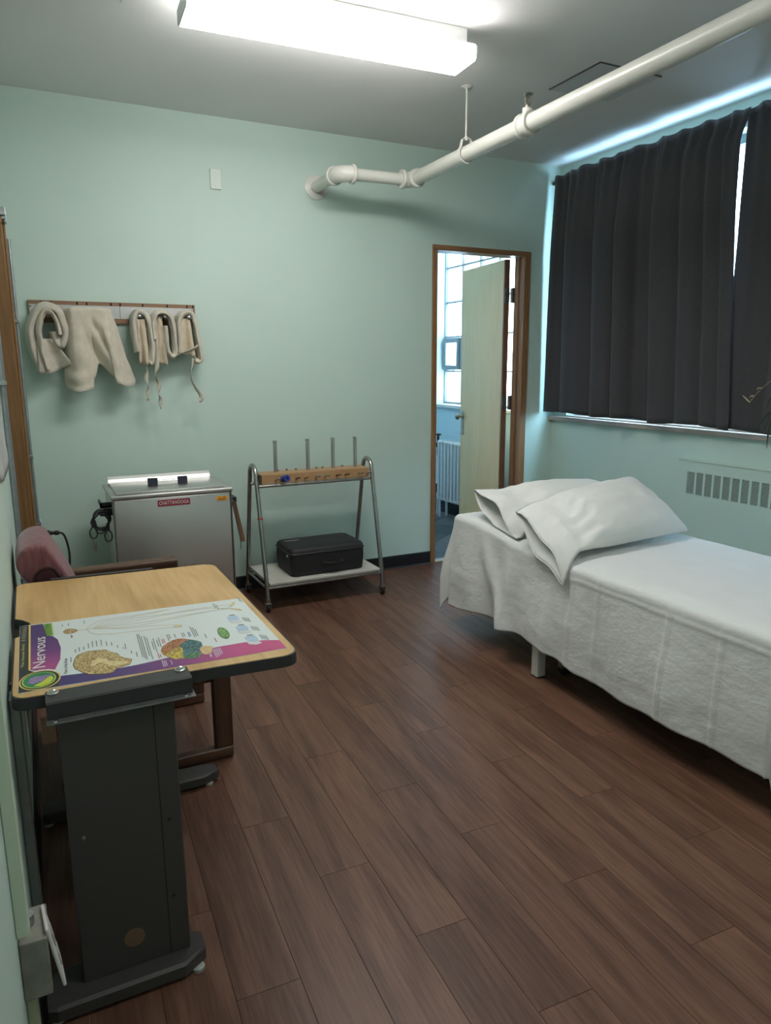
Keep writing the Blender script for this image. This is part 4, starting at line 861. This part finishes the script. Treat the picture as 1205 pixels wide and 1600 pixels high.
# ================================================================== POSTER ON THE TABLE
t = thing('anatomy_poster', 'glossy nervous system anatomy poster with two coloured brains lying on the table', 'poster', (-.044, -2.870, TZ + .0003), math.radians(-2.6))
def flat(bm, poly, z, th=.0002): prism(bm, poly, z - th, z)
def ell(cu, cv, ru, rv, n=28): return [(cu + ru * math.cos(2 * math.pi * k / n), cv + rv * math.sin(2 * math.pi * k / n)) for k in range(n)]
M_PAPER = mat('glossy_white_poster', (.66, .72, .71), .28)
bm = B()
nu, nv = 26, 8
def sheet_pt(u, v):
    bl, br, tr, tl = (0, 0), (.617, .008), (.597, .461), (-.020, .470)
    x = (bl[0] * (1 - u) + br[0] * u) * (1 - v) + (tl[0] * (1 - u) + tr[0] * u) * v; y = (bl[1] * (1 - u) + br[1] * u) * (1 - v) + (tl[1] * (1 - u) + tr[1] * u) * v
    return (x, y, .0002)
grid(bm, nu, nv, sheet_pt); obj('sheet', bm, M_PAPER, t, local=True, solid=.0004)
def gradient_mat(name, axis, stops, lo, hi, rough=.3):
    m, nt, b = nt_new(name); L = nt.links.new; b.inputs['Roughness'].default_value = rough
    tc = nt.nodes.new('ShaderNodeTexCoord'); sp = nt.nodes.new('ShaderNodeSeparateXYZ'); mr = nt.nodes.new('ShaderNodeMapRange'); mr.inputs['From Min'].default_value = lo; mr.inputs['From Max'].default_value = hi
    L(tc.outputs['Object'], sp.inputs[0]); L(sp.outputs['XYZ'.index(axis)], mr.inputs['Value'])
    r = nt.nodes.new('ShaderNodeValToRGB'); r.color_ramp.elements[0].color = (*stops[0], 1); r.color_ramp.elements[1].color = (*stops[-1], 1)
    for i, c in enumerate(stops[1:-1]):
        e_ = r.color_ramp.elements.new((i + 1) / (len(stops) - 1)); e_.color = (*c, 1)
    L(mr.outputs[0], r.inputs['Fac']); L(r.outputs['Color'], b.inputs['Base Color']); return m
def printed(name, polys, m, z, label=None):
    bm = B()
    for p in polys: flat(bm, p, z)
    o = obj(name, bm, m, t, local=True)
    if label: o['label'] = label
    return o
P_BLACK = mat('poster_black', (.018, .020, .022), .3); P_YEL = mat('poster_yellow', (.72, .55, .14), .35); P_GRN = mat('poster_green', (.16, .33, .045), .35); P_WHT = mat('poster_white', (.78, .78, .74), .35)
P_TXT = mat('poster_grey_text', (.16, .17, .18), .4); P_RED = mat('poster_red_text', (.50, .08, .10), .4); P_BLU = mat('poster_blue_text', (.10, .16, .40), .4); P_TAN = mat('poster_tan_line', (.60, .50, .30), .4)
M_PURP = gradient_mat('poster_purple', 'Y', [(.40, .075, .24), (.16, .045, .20), (.075, .035, .16), (.060, .035, .15)], .13, .46)
M_BAND = gradient_mat('poster_band', 'X', [(.045, .035, .16), (.075, .032, .17), (.20, .035, .19), (.48, .045, .20), (.52, .05, .19)], .08, .62)
printed('black_margin', [[(.001, .001), (.082, .004), (.084, .060), (.030, .112), (.016, .130), (.003, .465), (-.0195, .4695)]], P_BLACK, .0006)
printed('purple_panel', [[(.019, .131), (.006, .464), (.038, .464), (.047, .40), (.050, .361), (.066, .348), (.078, .318), (.086, .25), (.085, .17), (.074, .108), (.060, .118), (.045, .122), (.030, .120)]], M_PURP, .0006)
printed('bottom_band', [[(.082, .004), (.267, .004), (.367, .005), (.487, .007), (.6165, .010), (.6135, .070), (.575, .086), (.527, .092), (.470, .090), (.403, .084), (.350, .074), (.302, .064), (.255, .056), (.215, .053), (.150, .056), (.084, .063)]], M_BAND, .0007)
printed('yellow_line', [[(.016, .128), (.0205, .128), (.0075, .464), (.003, .464)]], P_YEL, .0008)
printed('ticks', [[(-.010, v), (-.001, v), (-.001, v + .004), (-.010, v + .004)] for v in (.345, .362, .379, .396, .413, .430, .447)], P_TAN, .0008)
printed('gold_ring', [ell(.043, .058, .044, .056)], P_YEL, .0010); printed('dark_ring', [ell(.043, .058, .0405, .052)], P_BLACK, .0012); printed('lime_ring', [ell(.041, .058, .036, .046)], mat('poster_lime', (.45, .60, .10), .35), .0014); printed('green_disc', [ell(.041, .059, .033, .0425)], mat('poster_deep_green', (.03, .22, .09), .35), .0016)
printed('lime_wedge', [[(.030, .026), (.048, .018), (.064, .030), (.072, .055), (.066, .072), (.056, .060), (.048, .044)]], mat('poster_bright_lime', (.55, .62, .05), .35), .0018)
printed('neuron', [[(.018, .050), (.026, .036), (.040, .040), (.052, .052), (.068, .078), (.058, .078), (.046, .076), (.034, .082), (.022, .072)]], mat('poster_lilac', (.26, .19, .38), .5, var=.4, vscale=220), .0020)
printed('green_tag', [[(.040, .4605), (.060, .4600), (.066, .353), (.050, .356)]], P_GRN, .0009); printed('tag_edge', [[(.0605, .4600), (.064, .4600), (.0695, .352), (.0665, .353)]], mat('poster_pale_lime', (.55, .66, .30), .35), .0009)
def lettering(body, u0, v0, u1, v1, m, z=.0012, slant=0.0):
    """Reads along +v; letters stand towards -u."""
    me = text_mesh(body, .03, .0002); xs = [q.co.x for q in me.vertices]; ys_ = [q.co.y for q in me.vertices]
    wx, wy = max(xs) - min(xs), max(ys_) - min(ys_); cx, cy = (max(xs) + min(xs)) / 2, (max(ys_) + min(ys_)) / 2
    me.transform(Matrix.Translation(((u0 + u1) / 2, (v0 + v1) / 2, z)) @ Matrix.Rotation(math.pi / 2 + slant, 4, 'Z') @ Matrix.Diagonal(((v1 - v0) / wx, (u1 - u0) / wy, 1, 1)) @ Matrix.Translation((-cx, -cy, 0)))
    return obj('lettering', me, m, t, local=True)
lettering('Nervous', .0225, .134, .050, .352, P_WHT, slant=.02); lettering('SYSTEM', .047, .362, .058, .455, mat('poster_dark_green', (.05, .14, .02), .4), slant=.05); lettering('The Human Body', -.0045, .152, .0045, .317, mat('poster_olive', (.55, .50, .12), .4), slant=.04)
lettering('Parts of the Brain', .093, .072, .101, .168, P_TXT)
# small captions, only grey dashes at this distance
def dashes(rows, m, name='caption_lines', z=.0008): printed(name, [[(u, v), (u + .0022, v), (u + .0022, v + l), (u, v + l)] for u, v, l in rows], m, z)['kind'] = 'stuff'
dashes([(.119, .200, .024), (.128, .204, .03), (.139, .212, .022), (.150, .218, .036), (.160, .222, .044), (.170, .222, .044), (.1815, .222, .046), (.194, .215, .034), (.206, .212, .026), (.219, .192, .018), (.232, .176, .012), (.2375, .172, .04), (.249, .135, .02), (.260, .108, .034), (.108, .142, .03), (.088, .420, .014), (.1035, .418, .022), (.1445, .418, .026), (.1100, .312, .028), (.1125, .318, .014)], P_TXT)
dashes([(.272, .100, .17), (.2765, .090, .18), (.281, .08, .17)], P_TXT); dashes([(.2885, .10, .15), (.2935, .075, .16), (.3035, .14, .06), (.3085, .12, .10), (.3165, .155, .05), (.322, .15, .07), (.346, .185, .05), (.351, .20, .034), (.365, .20, .03), (.384, .195, .035), (.389, .20, .03), (.412, .185, .085), (.417, .19, .07), (.422, .19, .055), (.440, .165, .03), (.507, .395, .05), (.513, .385, .045), (.588, .43, .04), (.592, .42, .04)] , P_TXT)
dashes([(.3295, .17, .035), (.334, .175, .03), (.459, .125, .03), (.309, .075, .04), (.3135, .08, .02)], P_RED); dashes([(.4, .19, .04), (.404, .195, .035)], P_BLU)
dashes([(.313, .016, .045), (.317, .016, .04), (.321, .02, .035), (.333, .022, .03), (.427, .030, .02), (.430, .03, .02), (.440, .022, .055), (.4445, .025, .055), (.449, .03, .05), (.4535, .035, .045), (.458, .04, .04)], mat('poster_lilac_text', (.55, .48, .62), .4), 'band_captions', .0010)
for du, dv in ((.562, .250), (.568, .170), (.574, .095)): dashes([(du + k * .0045, dv - k * .004, .034) for k in range(4)], P_TXT)
def brain_mat(name, base, line, sc):
    m, nt, b = nt_new(name); L = nt.links.new; b.inputs['Roughness'].default_value = .35
    tc = nt.nodes.new('ShaderNodeTexCoord'); n1 = nt.nodes.new('ShaderNodeTexNoise'); n1.inputs['Scale'].default_value = 60; L(tc.outputs['Object'], n1.inputs['Vector'])
    sc_ = nt.nodes.new('ShaderNodeVectorMath'); sc_.operation = 'SCALE'; sc_.inputs['Scale'].default_value = .022; L(n1.outputs['Color'], sc_.inputs[0])
    ad = nt.nodes.new('ShaderNodeVectorMath'); ad.operation = 'ADD'; L(tc.outputs['Object'], ad.inputs[0]); L(sc_.outputs[0], ad.inputs[1])
    n = nt.nodes.new('ShaderNodeTexVoronoi'); n.feature = 'DISTANCE_TO_EDGE'; n.inputs['Scale'].default_value = sc * 4.2; L(ad.outputs[0], n.inputs['Vector'])
    r = nt.nodes.new('ShaderNodeValToRGB'); r.color_ramp.elements[0].position = .05; r.color_ramp.elements[1].position = .17
    r.color_ramp.elements[0].color = (*line, 1); r.color_ramp.elements[1].color = (*base, 1); L(n.outputs['Distance'], r.inputs['Fac']); L(r.outputs['Color'], b.inputs['Base Color']); return m
b1 = [(.115, .119), (.119, .155), (.126, .180), (.149, .195), (.177, .191), (.190, .188), (.202, .167), (.216, .150), (.221, .128), (.232, .112), (.246, .100), (.243, .082), (.238, .066), (.222, .060), (.207, .053), (.200, .036), (.187, .032), (.161, .040), (.148, .046), (.135, .063), (.119, .093)]
def grow(P, e): 
    cx, cy = sum(p[0] for p in P) / len(P), sum(p[1] for p in P) / len(P); return [(cx + (x - cx) * (1 + e), cy + (y - cy) * (1 + e)) for x, y in P]
printed('brain_outline', [grow(b1, .03)], mat('poster_brown', (.14, .085, .03), .4), .0008); printed('yellow_brain', [b1], brain_mat('poster_yellow_brain', (.64, .50, .22), (.26, .165, .06), 26), .0010)
printed('brain_core', [[(.150, .095), (.158, .125), (.172, .138), (.188, .128), (.196, .106), (.214, .098), (.238, .088), (.234, .072), (.206, .070), (.192, .082), (.180, .104), (.168, .106), (.160, .090)]], mat('poster_pale_gold', (.66, .54, .28), .4, var=.15, vscale=90), .0012)
b2o = [(.318, .118), (.325, .148), (.338, .167), (.355, .184), (.372, .191), (.388, .182), (.397, .172), (.381, .158), (.366, .140), (.345, .116), (.328, .100)]
b2y = [(.318, .118), (.328, .100), (.345, .116), (.366, .140), (.372, .110), (.366, .070), (.365, .048), (.350, .050), (.338, .060), (.328, .080), (.320, .098)]
b2t = [(.397, .172), (.412, .158), (.423, .140), (.422, .112), (.414, .096), (.406, .076), (.386, .072), (.366, .070), (.372, .110), (.366, .140), (.381, .158)]
b2g = [(.365, .048), (.366, .070), (.386, .072), (.406, .076), (.412, .060), (.402, .042), (.386, .038)]
printed('orange_lobe', [b2o], brain_mat('poster_orange_lobe', (.50, .21, .085), (.24, .07, .03), 15), .0010); printed('yellow_lobe', [b2y], brain_mat('poster_yellow_lobe', (.68, .54, .10), (.28, .18, .03), 18), .0010); printed('teal_lobe', [b2t], brain_mat('poster_teal_lobe', (.085, .24, .25), (.02, .06, .07), 20), .0010); printed('green_lobe', [b2g], brain_mat('poster_green_lobe', (.13, .30, .14), (.03, .09, .04), 20), .0010)
printed('tan_lobe', [[(.412, .100), (.425, .110), (.445, .100), (.440, .078), (.434, .055), (.420, .050), (.411, .062)]], mat('poster_tan_lobe', (.60, .44, .22), .4, var=.2, vscale=90), .0012)
printed('green_oval', [ell(.489, .182, .014, .046)], mat('poster_oval_edge', (.06, .16, .03), .4), .0008); printed('green_oval_centre', [ell(.489, .182, .0115, .040)], brain_mat('poster_oval_green', (.22, .42, .12), (.10, .24, .05), 14), .0010)
for cu, cv in ((.536, .281), (.542, .191), (.547, .103)):
    printed('synapse_drawing', [[(cu - .014, cv + .020), (cu - .004, cv + .030), (cu + .012, cv + .030), (cu + .018, cv + .006), (cu + .014, cv - .016), (cu, cv - .020), (cu - .012, cv - .012)]], mat('poster_pale_blue', (.40, .53, .66), .35, var=.12, vscale=70), .0008)
    printed('synapse_shadow', [[(cu - .016, cv - .010), (cu + .016, cv - .018), (cu + .020, cv - .034), (cu + .004, cv - .040), (cu - .012, cv - .030)]], mat('poster_pale_pink', (.60, .60, .62), .35), .0009)
    printed('synapse_tip', [[(cu - .004, cv + .031), (cu + .012, cv + .031), (cu + .012, cv + .037), (cu - .004, cv + .037)]], P_TXT, .0009)
# long nerve figure
def line(pts, w_):
    P = catmull([(a, b, 0) for a, b in pts], 5); n = len(P); L_, R_ = [], []
    for i, p in enumerate(P):
        d = (P[min(n - 1, i + 1)] - P[max(0, i - 1)]).normalized(); s_ = Vector((-d.y, d.x, 0)) * w_; L_.append((p.x + s_.x, p.y + s_.y)); R_.append((p.x - s_.x, p.y - s_.y))
    return L_ + R_[::-1]
nl = [[(.128, .368), (.17, .366), (.30, .360), (.42, .372), (.54, .385), (.572, .425)], [(.150, .366), (.165, .400), (.190, .425), (.24, .430), (.30, .432), (.378, .444)], [(.150, .366), (.162, .330), (.180, .312), (.23, .300), (.295, .294), (.385, .283)],
      [(.165, .368), (.22, .395), (.30, .405), (.40, .405), (.50, .400), (.572, .352)], [(.165, .366), (.22, .345), (.30, .340), (.40, .360), (.50, .378), (.555, .372)], [(.18, .372), (.26, .380), (.34, .395), (.45, .415), (.555, .412)], [(.18, .360), (.25, .330), (.33, .318), (.385, .296)], [(.17, .372), (.20, .408), (.27, .418), (.36, .436)]]
printed('nerve_lines', [line(p, .0011) for p in nl], P_TAN, .0008)
printed('nerve_hands', [ell(.384, .287, .012, .010), [(.548, .395), (.562, .398), (.574, .430), (.568, .434), (.556, .410)], [(.548, .380), (.572, .362), (.578, .346), (.570, .344), (.552, .366)]], P_TAN, .0009)
printed('figure_head', [[(.089, .372), (.096, .388), (.107, .392), (.120, .384), (.130, .366), (.120, .352), (.107, .347), (.095, .356)]], brain_mat('poster_head_brain', (.56, .40, .20), (.22, .13, .05), 30), .0010)

# ================================================================== CHAIR
t = thing('armchair', 'rose upholstered armchair with dark oak frame tucked behind the work table', 'chair', (.30, -1.77, 0))
M_CHWOOD = wood('dark_oak_frame', (.045, .021, .012), (.125, .062, .034), 'x', .4, 22, 80, False, 4, .5); M_CHWOODV = wood('dark_oak_leg', (.040, .019, .011), (.095, .045, .025), 'z', .4, 22, 80, False, 4, .5)
def rose():
    m, nt, b = nt_new('rose_upholstery'); L = nt.links.new; b.inputs['Roughness'].default_value = .9; b.inputs['Sheen Weight'].default_value = .3
    tc = nt.nodes.new('ShaderNodeTexCoord'); mp = nt.nodes.new('ShaderNodeMapping'); mp.inputs['Scale'].default_value = (70, 70, 8); L(tc.outputs['Object'], mp.inputs[0]); n = nt.nodes.new('ShaderNodeTexNoise'); n.inputs['Scale'].default_value = 1.2; n.inputs['Detail'].default_value = 4; L(mp.outputs[0], n.inputs['Vector'])
    r = nt.nodes.new('ShaderNodeValToRGB'); r.color_ramp.elements[0].position = .3; r.color_ramp.elements[1].position = .7; r.color_ramp.elements[0].color = (.135, .045, .055, 1); r.color_ramp.elements[1].color = (.235, .092, .100, 1); L(n.outputs['Fac'], r.inputs['Fac']); L(r.outputs['Color'], b.inputs['Base Color']); return m
M_ROSE = rose(); M_MAROON = mat('maroon_side_fabric', (.075, .022, .030), .9, bump=.3, bscale=200)
for yc, y1 in ((-2.052, -2.010), (-1.545, -1.503)):
    bm = B(); box(bm, (.552, yc, .048), (.620, y1, .630), .006); obj('front_leg', bm, M_CHWOODV, t)
    bm = B(); box(bm, (.02, yc, .001), (.620, y1, .0475), .010, 3); obj('runner', bm, M_CHWOOD, t)
    bm = B(); box(bm, (.04, yc, .048), (.10, y1, .630), .006); obj('rear_leg', bm, M_CHWOODV, t)
    bm = B(); box(bm, (.03, yc - .010, .6305), (.540, y1 + .010, .674), .010, 3); obj('armrest', bm, M_CHWOOD, t)
bm = B(); box(bm, (.10, -2.0095, .30), (.57, -1.5455, .345), .006); obj('seat_rail', bm, M_CHWOODV, t)
bm = B(); box(bm, (.09, -2.0, .346), (.59, -1.555, .455), .035, 4); obj('seat_cushion', bm, M_ROSE, t, smooth=True)
prof = catmull([(.012, 0, .872), (.040, 0, .868), (.062, 0, .838), (.095, 0, .772), (.130, 0, .690), (.165, 0, .570), (.175, 0, .470), (.135, 0, .455), (.088, 0, .52), (.045, 0, .62), (.010, 0, .700), (-.030, 0, .752), (-.052, 0, .795), (-.048, 0, .832), (-.022, 0, .862)], 4, True)
pc = Vector((.035, 0, .70))
rings = []
for y, k in ((-1.908, .86), (-1.906, .93), (-1.896, .985), (-1.880, 1.0), (-1.80, 1.02), (-1.73, 1.025), (-1.66, 1.02), (-1.575, 1.0), (-1.560, .985), (-1.553, .93), (-1.551, .86)):
    rings.append([Vector((pc.x + (p.x - pc.x) * k, y, pc.z + (p.z - pc.z) * k)) for p in prof])
bm = B(); ring_loft(bm, rings); bk = obj('backrest', bm, M_ROSE, t, smooth=True, angle=60)
pin = [(pc.x + (p.x - pc.x) * .64 + .020, pc.z + (p.z - pc.z) * .64 - .022) for p in prof]
bm = B(); ring_loft(bm, [[Vector((a, y, c)) for a, c in pin] for y in (-1.911, -1.9082)]); obj('side_panel', bm, M_MAROON, bk)
bm = B(); tube(bm, [Vector((a, -1.911, c)) for a, c in pin], .0045, 8, closed=True); obj('piping', bm, mat('dark_piping', (.035, .010, .014), .7), bk, smooth=True)

# ================================================================== SIDE ROOM: COLUMN RADIATOR
t = thing('column_radiator', 'white cast iron column radiator under the side room window', 'radiator', (3.63, 1.25, .15))
M_RAD = mat('white_radiator_paint', (.70, .74, .76), .4)
for k in range(9):
    y = 1.475 - k * .060
    bm = B()
    for dx in (-.040, .040): tube(bm, catmull([(3.635 + dx, y, .185), (3.635 + dx, y, .30), (3.635 + dx, y, .62), (3.635 + dx, y, .735)], 3), .0150, 10)
    for z in (.185, .735): tube(bm, [(3.585, y, z), (3.595, y, z + .004), (3.675, y, z + .004), (3.685, y, z)], [.012, .021, .021, .012], 10)
    obj('section', bm, M_RAD, t, smooth=True, angle=60)
bm = B(); cyl(bm, (3.635, .93, .735), (3.635, 1.50, .735), .012, 10); cyl(bm, (3.635, .93, .185), (3.635, 1.50, .185), .012, 10); obj('connecting_pipe', bm, M_RAD, t)
for y in (1.45, .98):
    for x in (3.595, 3.675):
        bm = B(); cyl(bm, (x, y, .001), (x, y, .18), .014, 10, .012); obj('foot', bm, M_RAD, t)
bm = B(); cyl(bm, (3.625, 1.545, .60), (3.625, 1.545, .80), .012, 10); lathe(bm, [(0, .010), (.004, .030), (.012, .032), (.018, .026), (.020, .006)], (3.625, 1.545, .795), (0, 0, 1), 14); cyl(bm, (3.625, 1.545, .70), (3.625, 1.49, .735), .014, 10); lathe(bm, [(0, .014), (.01, .022), (.04, .022), (.05, .014)], (3.625, 1.545, .68), (0, 0, 1), 12); obj('valve', bm, mat('dark_valve', (.03, .035, .035), .5, .4), t)
bm = B(); cyl(bm, (3.625, 1.545, .001), (3.625, 1.545, .60), .011, 10); obj('riser', bm, M_RAD, t)
bm = B(); lathe(bm, [(0, .013), (.02, .022), (.06, .024), (.08, .013)], (3.625, 1.545, .24), (0, 0, 1), 12); cyl(bm, (3.625, 1.545, .28), (3.60, 1.56, .20), .012, 8); obj('lower_valve', bm, mat('dark_valve', (.03, .035, .035), .5, .4), t)

# ================================================================== BED
BX0, BX1, BY0, BY1, BZ = 2.132, 3.005, -3.19, -1.245, .612
t = thing('rollaway_bed', 'white framed rollaway bed on square legs and black casters under a white sheet', 'bed', ((BX0 + BX1) / 2, (BY0 + BY1) / 2, 0))
M_BEDW = mat('white_bed_enamel', (.66, .65, .61), .4)
def head_rise(y): return .052 * smooth01((y + 1.95) / .55)
bm = B(); R_ = []
for y in [BY0 + .015 + (BY1 - BY0 - .03) * k / 24 for k in range(25)]:
    h = head_rise(y); e = .0 if BY0 + .03 < y < BY1 - .03 else .02
    R_.append([Vector((x, y, z + h)) for x, z in rrect(BX0 + .012 + e, .40 + e, BX1 - .012 - e, BZ - .008 - e, .04, 4)])
ring_loft(bm, R_); obj('mattress', bm, mat('white_ticking', (.6, .6, .58), .9), t, smooth=True, angle=60)
bm = B()
for x in (2.165, 2.955): box(bm, (x - .018, BY0 + .03, .355), (x + .018, BY1 - .03, .395), .004)
for y in (BY0 + .05, -2.6, -2.0, BY1 - .05): box(bm, (2.147, y - .016, .350), (2.973, y + .016, .390), .004)
obj('frame', bm, M_BEDW, t)
for y, xs_ in ((-1.992, (2.112, 2.985)), (-2.90, (2.45, 2.80))):
    for x in xs_:
        bm = B(); box(bm, (x - .024, y - .024, .006), (x + .024, y + .024, .352), .004); lg = obj('leg', bm, M_BEDW, t)
        bm = B(); box(bm, (x - .022, y - .022, .0005), (x + .022, y + .022, .0058), .001); obj('leg_tip', bm, M_RUBBER, lg)
        bm = B(); lathe(bm, [(0, .012), (.006, .022), (.022, .022), (.028, .012)], (x - .012, y + .0245, .165), (0, 1, 0), 12); obj('clamp_knob', bm, M_RUBBER, lg)
    for x in ((2.235, 2.86) if y > -2.5 else (2.52, 2.73)):
        bm = B(); box(bm, (x - .026, y - .06, .085), (x + .026, y, .098), .003); cyl(bm, (x, y - .03, .095), (x, y - .03, .35), .012, 10)
        for s_ in (-1, 1): box(bm, (x + s_ * .021 - .002, y - .055, .035), (x + s_ * .021 + .002, y - .02, .088))
        ck = obj('caster_fork', bm, M_STEELDK, t)
        bm = B(); lathe(bm, [(0, .012), (.001, .030), (.005, .040), (.027, .040), (.031, .030), (.032, .012)], (x - .016, y - .040, .0405), (1, 0, 0), 22); wh = obj('wheel', bm, M_RUBBER, ck, smooth=True, angle=40)
        bm = B(); lathe(bm, [(0, .014), (.034, .014)], (x - .017, y - .040, .0405), (1, 0, 0), 12); obj('hub', bm, mat('grey_hub', (.25, .24, .23), .5), wh)

def top_z(x, y): return BZ + head_rise(y) + .004 * nz(x * 3, y * 3, 1) + .002 * nz(x * 9, y * 9, 4)
hem_pts = [(-3.4, .50), (-3.18, .485), (-2.75, .482), (-2.50, .490), (-2.30, .482), (-2.13, .455), (-1.95, .442), (-1.60, .478), (-1.30, .530), (-1.0, .545)]
def hem_len(y):
    for (a, p), (b, q) in zip(hem_pts, hem_pts[1:]):
        if y <= b: return p + (q - p) * smooth01((y - a) / (b - a))
    return .545
def drape(a, b):
    """Flat cloth point (a, b) laid over the mattress: the overhang turns down at the rounded edge."""
    sx = -1 if a < BX0 else (1 if a > BX1 else 0); sy = -1 if b < BY0 else (1 if b > BY1 else 0)
    oa = BX0 - a if sx < 0 else (a - BX1 if sx > 0 else 0.0); ob = BY0 - b if sy < 0 else (b - BY1 if sy > 0 else 0.0)
    x, y = min(max(a, BX0), BX1), min(max(b, BY0), BY1); z = top_z(x, y)
    if oa == 0 and ob == 0:
        e = min(x - BX0, BX1 - x, y - BY0, BY1 - y)
        if e < .06: z -= .012 * (1 - e / .06) ** 2
        return (x, y, z + .003)
    d = (oa ** 4 + ob ** 4) ** .25; l = math.hypot(oa, ob); dx, dy = sx * oa / l, sy * ob / l
    if sx < 0 and sy == 0: d *= hem_len(y) / .49
    r = .030; q = min(d / r, math.pi / 2); out = r * math.sin(q); down = r * (1 - math.cos(q)) + max(0, d - r * math.pi / 2)
    z = z - .012 - down + .003; k = smooth01(d / .42)
    out += .030 * k
    cn = min(oa, ob) / max(oa, ob)              # 1 on the corner diagonal
    out += (.050 * cn - .030 * math.sin(cn * math.pi) * 1.2) * k
    if sx < 0:
        yy = y + dy * out
        out += .012 * k * math.sin(yy * 9.0 + 1.2) + .006 * k * math.sin(yy * 23 + 2 + d * 4)
        fy = -1.50 - .55 * d; out += .032 * smooth01(d / .3) * math.exp(-((yy - fy) / .060) ** 2)
        fy = -1.78 + .05 * d; out += .024 * smooth01(d / .25) * math.exp(-((yy - fy) / .045) ** 2) - .022 * k * math.exp(-((yy - fy - .11) / .05) ** 2)
        fy = -2.10 + .02 * d; out += .014 * k * math.exp(-((yy - fy) / .040) ** 2)
        for yr, am in ((-2.225, .005), (-2.375, .004), (-2.752, .006), (-2.985, .004)): out += am * math.exp(-((yy - yr) / .007) ** 2) * smooth01(d / .06)
        if y < -2.0: out += .0035 * math.exp(-((d - .075) / .006) ** 2)
    if sx < 0 and sy == 0: out += .004 * nz(a * 9, b * 9, 2) * k + .0015 * nz(a * 26, b * 20, 5) * smooth01(d / .1)
    return (x + dx * out, y + dy * out, z)
As = [BX0 - .49 + .49 * i / 60 for i in range(60)] + [BX0 + (BX1 - BX0) * i / 40 for i in range(40)] + [BX1 + .49 * i / 18 for i in range(19)]
Bs = [BY0 - .49 + .49 * i / 24 for i in range(24)] + [BY0 + (BY1 - BY0) * i / 170 for i in range(170)] + [BY1 + .49 * i / 60 for i in range(61)]
bm = B(); V = [[bm.verts.new(drape(a, b)) for b in Bs] for a in As]
for i in range(len(As) - 1):
    for j in range(len(Bs) - 1): bm.faces.new((V[i][j], V[i + 1][j], V[i + 1][j + 1], V[i][j + 1]))
tag(obj('bed_sheet', bm, M_SHEET, None, smooth=True, solid=.0025), 'creased white cotton sheet draped over the whole bed', 'bed sheet')

# ---- pillows
def pillow(label, NL, NR, FR, FL, T, flap, droop, open_, seed, sag=0.0):
    NL, NR, FR, FL = map(Vector, (NL, NR, FR, FL)); n = ((NR - NL).cross(FL - NL)).normalized()
    base = min(NL.z, NR.z); c = (NL + NR + FR + FL) / 4
    t_ = thing('pillow', label, 'pillow', (c.x, c.y, base - .02), 0, 'bed pillows')
    def P(u, v): return (NL * (1 - u) + NR * u) * (1 - v) + (FL * (1 - u) + FR * u) * v
    def half(u, v, k): return k * max(0.0, 4 * u * (1 - u)) ** .42 * max(0.0, 4 * v * (1 - v)) ** .50
    def pt(u, v, side, infl=1.0):
        uu = max(u, 0.0); vv = v
        p = P(uu, vv)
        # pull the sides in between the corners
        pin = .035 * math.sin(math.pi * vv); pv = .030 * math.sin(math.pi * min(1, max(0, uu)))
        p = p + (P(.5, vv) - p) * pin * (2 * uu - 1) ** 2 + (P(uu, .5) - p) * pv * (2 * vv - 1) ** 2
        h = half(min(1, uu * .93 + .07), vv, T)
        if u < .25:
            pinch = smooth01(uu / .25); h = h * (.30 + .70 * pinch)
            h = max(h, open_ * math.sin(math.pi * vv) ** .8)
        if u < 0:
            e = -u / flap; axis = (P(0, vv) - P(.3, vv)).normalized()
            p = P(0, vv) + axis * (-u) * (NR - NL).length * (1 - .25 * e * (1 - vv)); p.z -= droop(vv) * e ** 1.6
            h = open_ * math.sin(math.pi * vv) ** .8 * (1 + .5 * e) + .002
            p += n * .012 * math.sin(vv * 11 + seed) * e
        w_ = .008 * nz(u * 7 + seed, v * 7, side) + .006 * nz(u * 18, v * 18 + seed, side) * (1 if uu < .35 else .35)
        w_ += .011 * math.exp(-((u - .13) / .10) ** 2) * math.sin(v * 30 + seed + 4 * nz(u * 6, v * 6, seed)) * smooth01(u / .06)
        if side > 0: q = p + n * (h * infl + w_ * min(1, h * 30))
        else:
            q = p - n * (h * .62 * infl)
        floor_z = top_z(min(max(q.x, BX0), BX1), q.y) + .006
        if q.x < BX0 - .02: return q
        if q.z < floor_z: q.z = floor_z + (.003 if side > 0 else 0)
        return q
    us = [-flap + flap * i / 12 for i in range(12)] + [i / 44 for i in range(45)]; NV = 26
    rings = []
    for u in us: rings.append([pt(u, j / NV, 1) for j in range(NV + 1)] + [pt(u, j / NV, -1) for j in range(NV - 1, 0, -1)])
    bm = B(); ring_loft(bm, rings, cap=False); bm.faces.new([v for v in bm.verts][-len(rings[0]):])
    bmesh.ops.recalc_face_normals(bm, faces=bm.faces[:]); pcs = obj('pillowcase', bm, M_PILLOW, t_, smooth=True, solid=.003)
    hem = [q for q in rings[0]]; bm = B(); tube(bm, hem, .0028, 6, closed=True); obj('hem', bm, M_PILLOW, pcs, smooth=True)
    rings = []
    for i in range(13):
        u = .06 + .88 * i / 12; rings.append([pt(u, .04 + .92 * j / 14, 1, .62) for j in range(15)] + [pt(u, .04 + .92 * j / 14, -1, .60) for j in range(13, 0, -1)])
    bm = B(); ring_loft(bm, rings); obj('filling', bm, mat('pillow_ticking', (.6, .6, .58), .9), t_, smooth=True)
pillow('plump white pillow at the head of the bed with its case hanging open', (2.215, -1.775, .665), (2.955, -1.78, .685), (2.95, -1.42, .800), (2.255, -1.375, .805), .098, .16, lambda v: .085 * (1 - v), .045, 2.0)
pillow('white pillow leaning in front of the other with a crumpled case end', (2.165, -2.190, .660), (2.925, -2.110, .655), (2.885, -1.745, .880), (2.215, -1.800, .812), .098, .17, lambda v: .115 * (1 - v) ** .7 + .02, .034, 5.0)
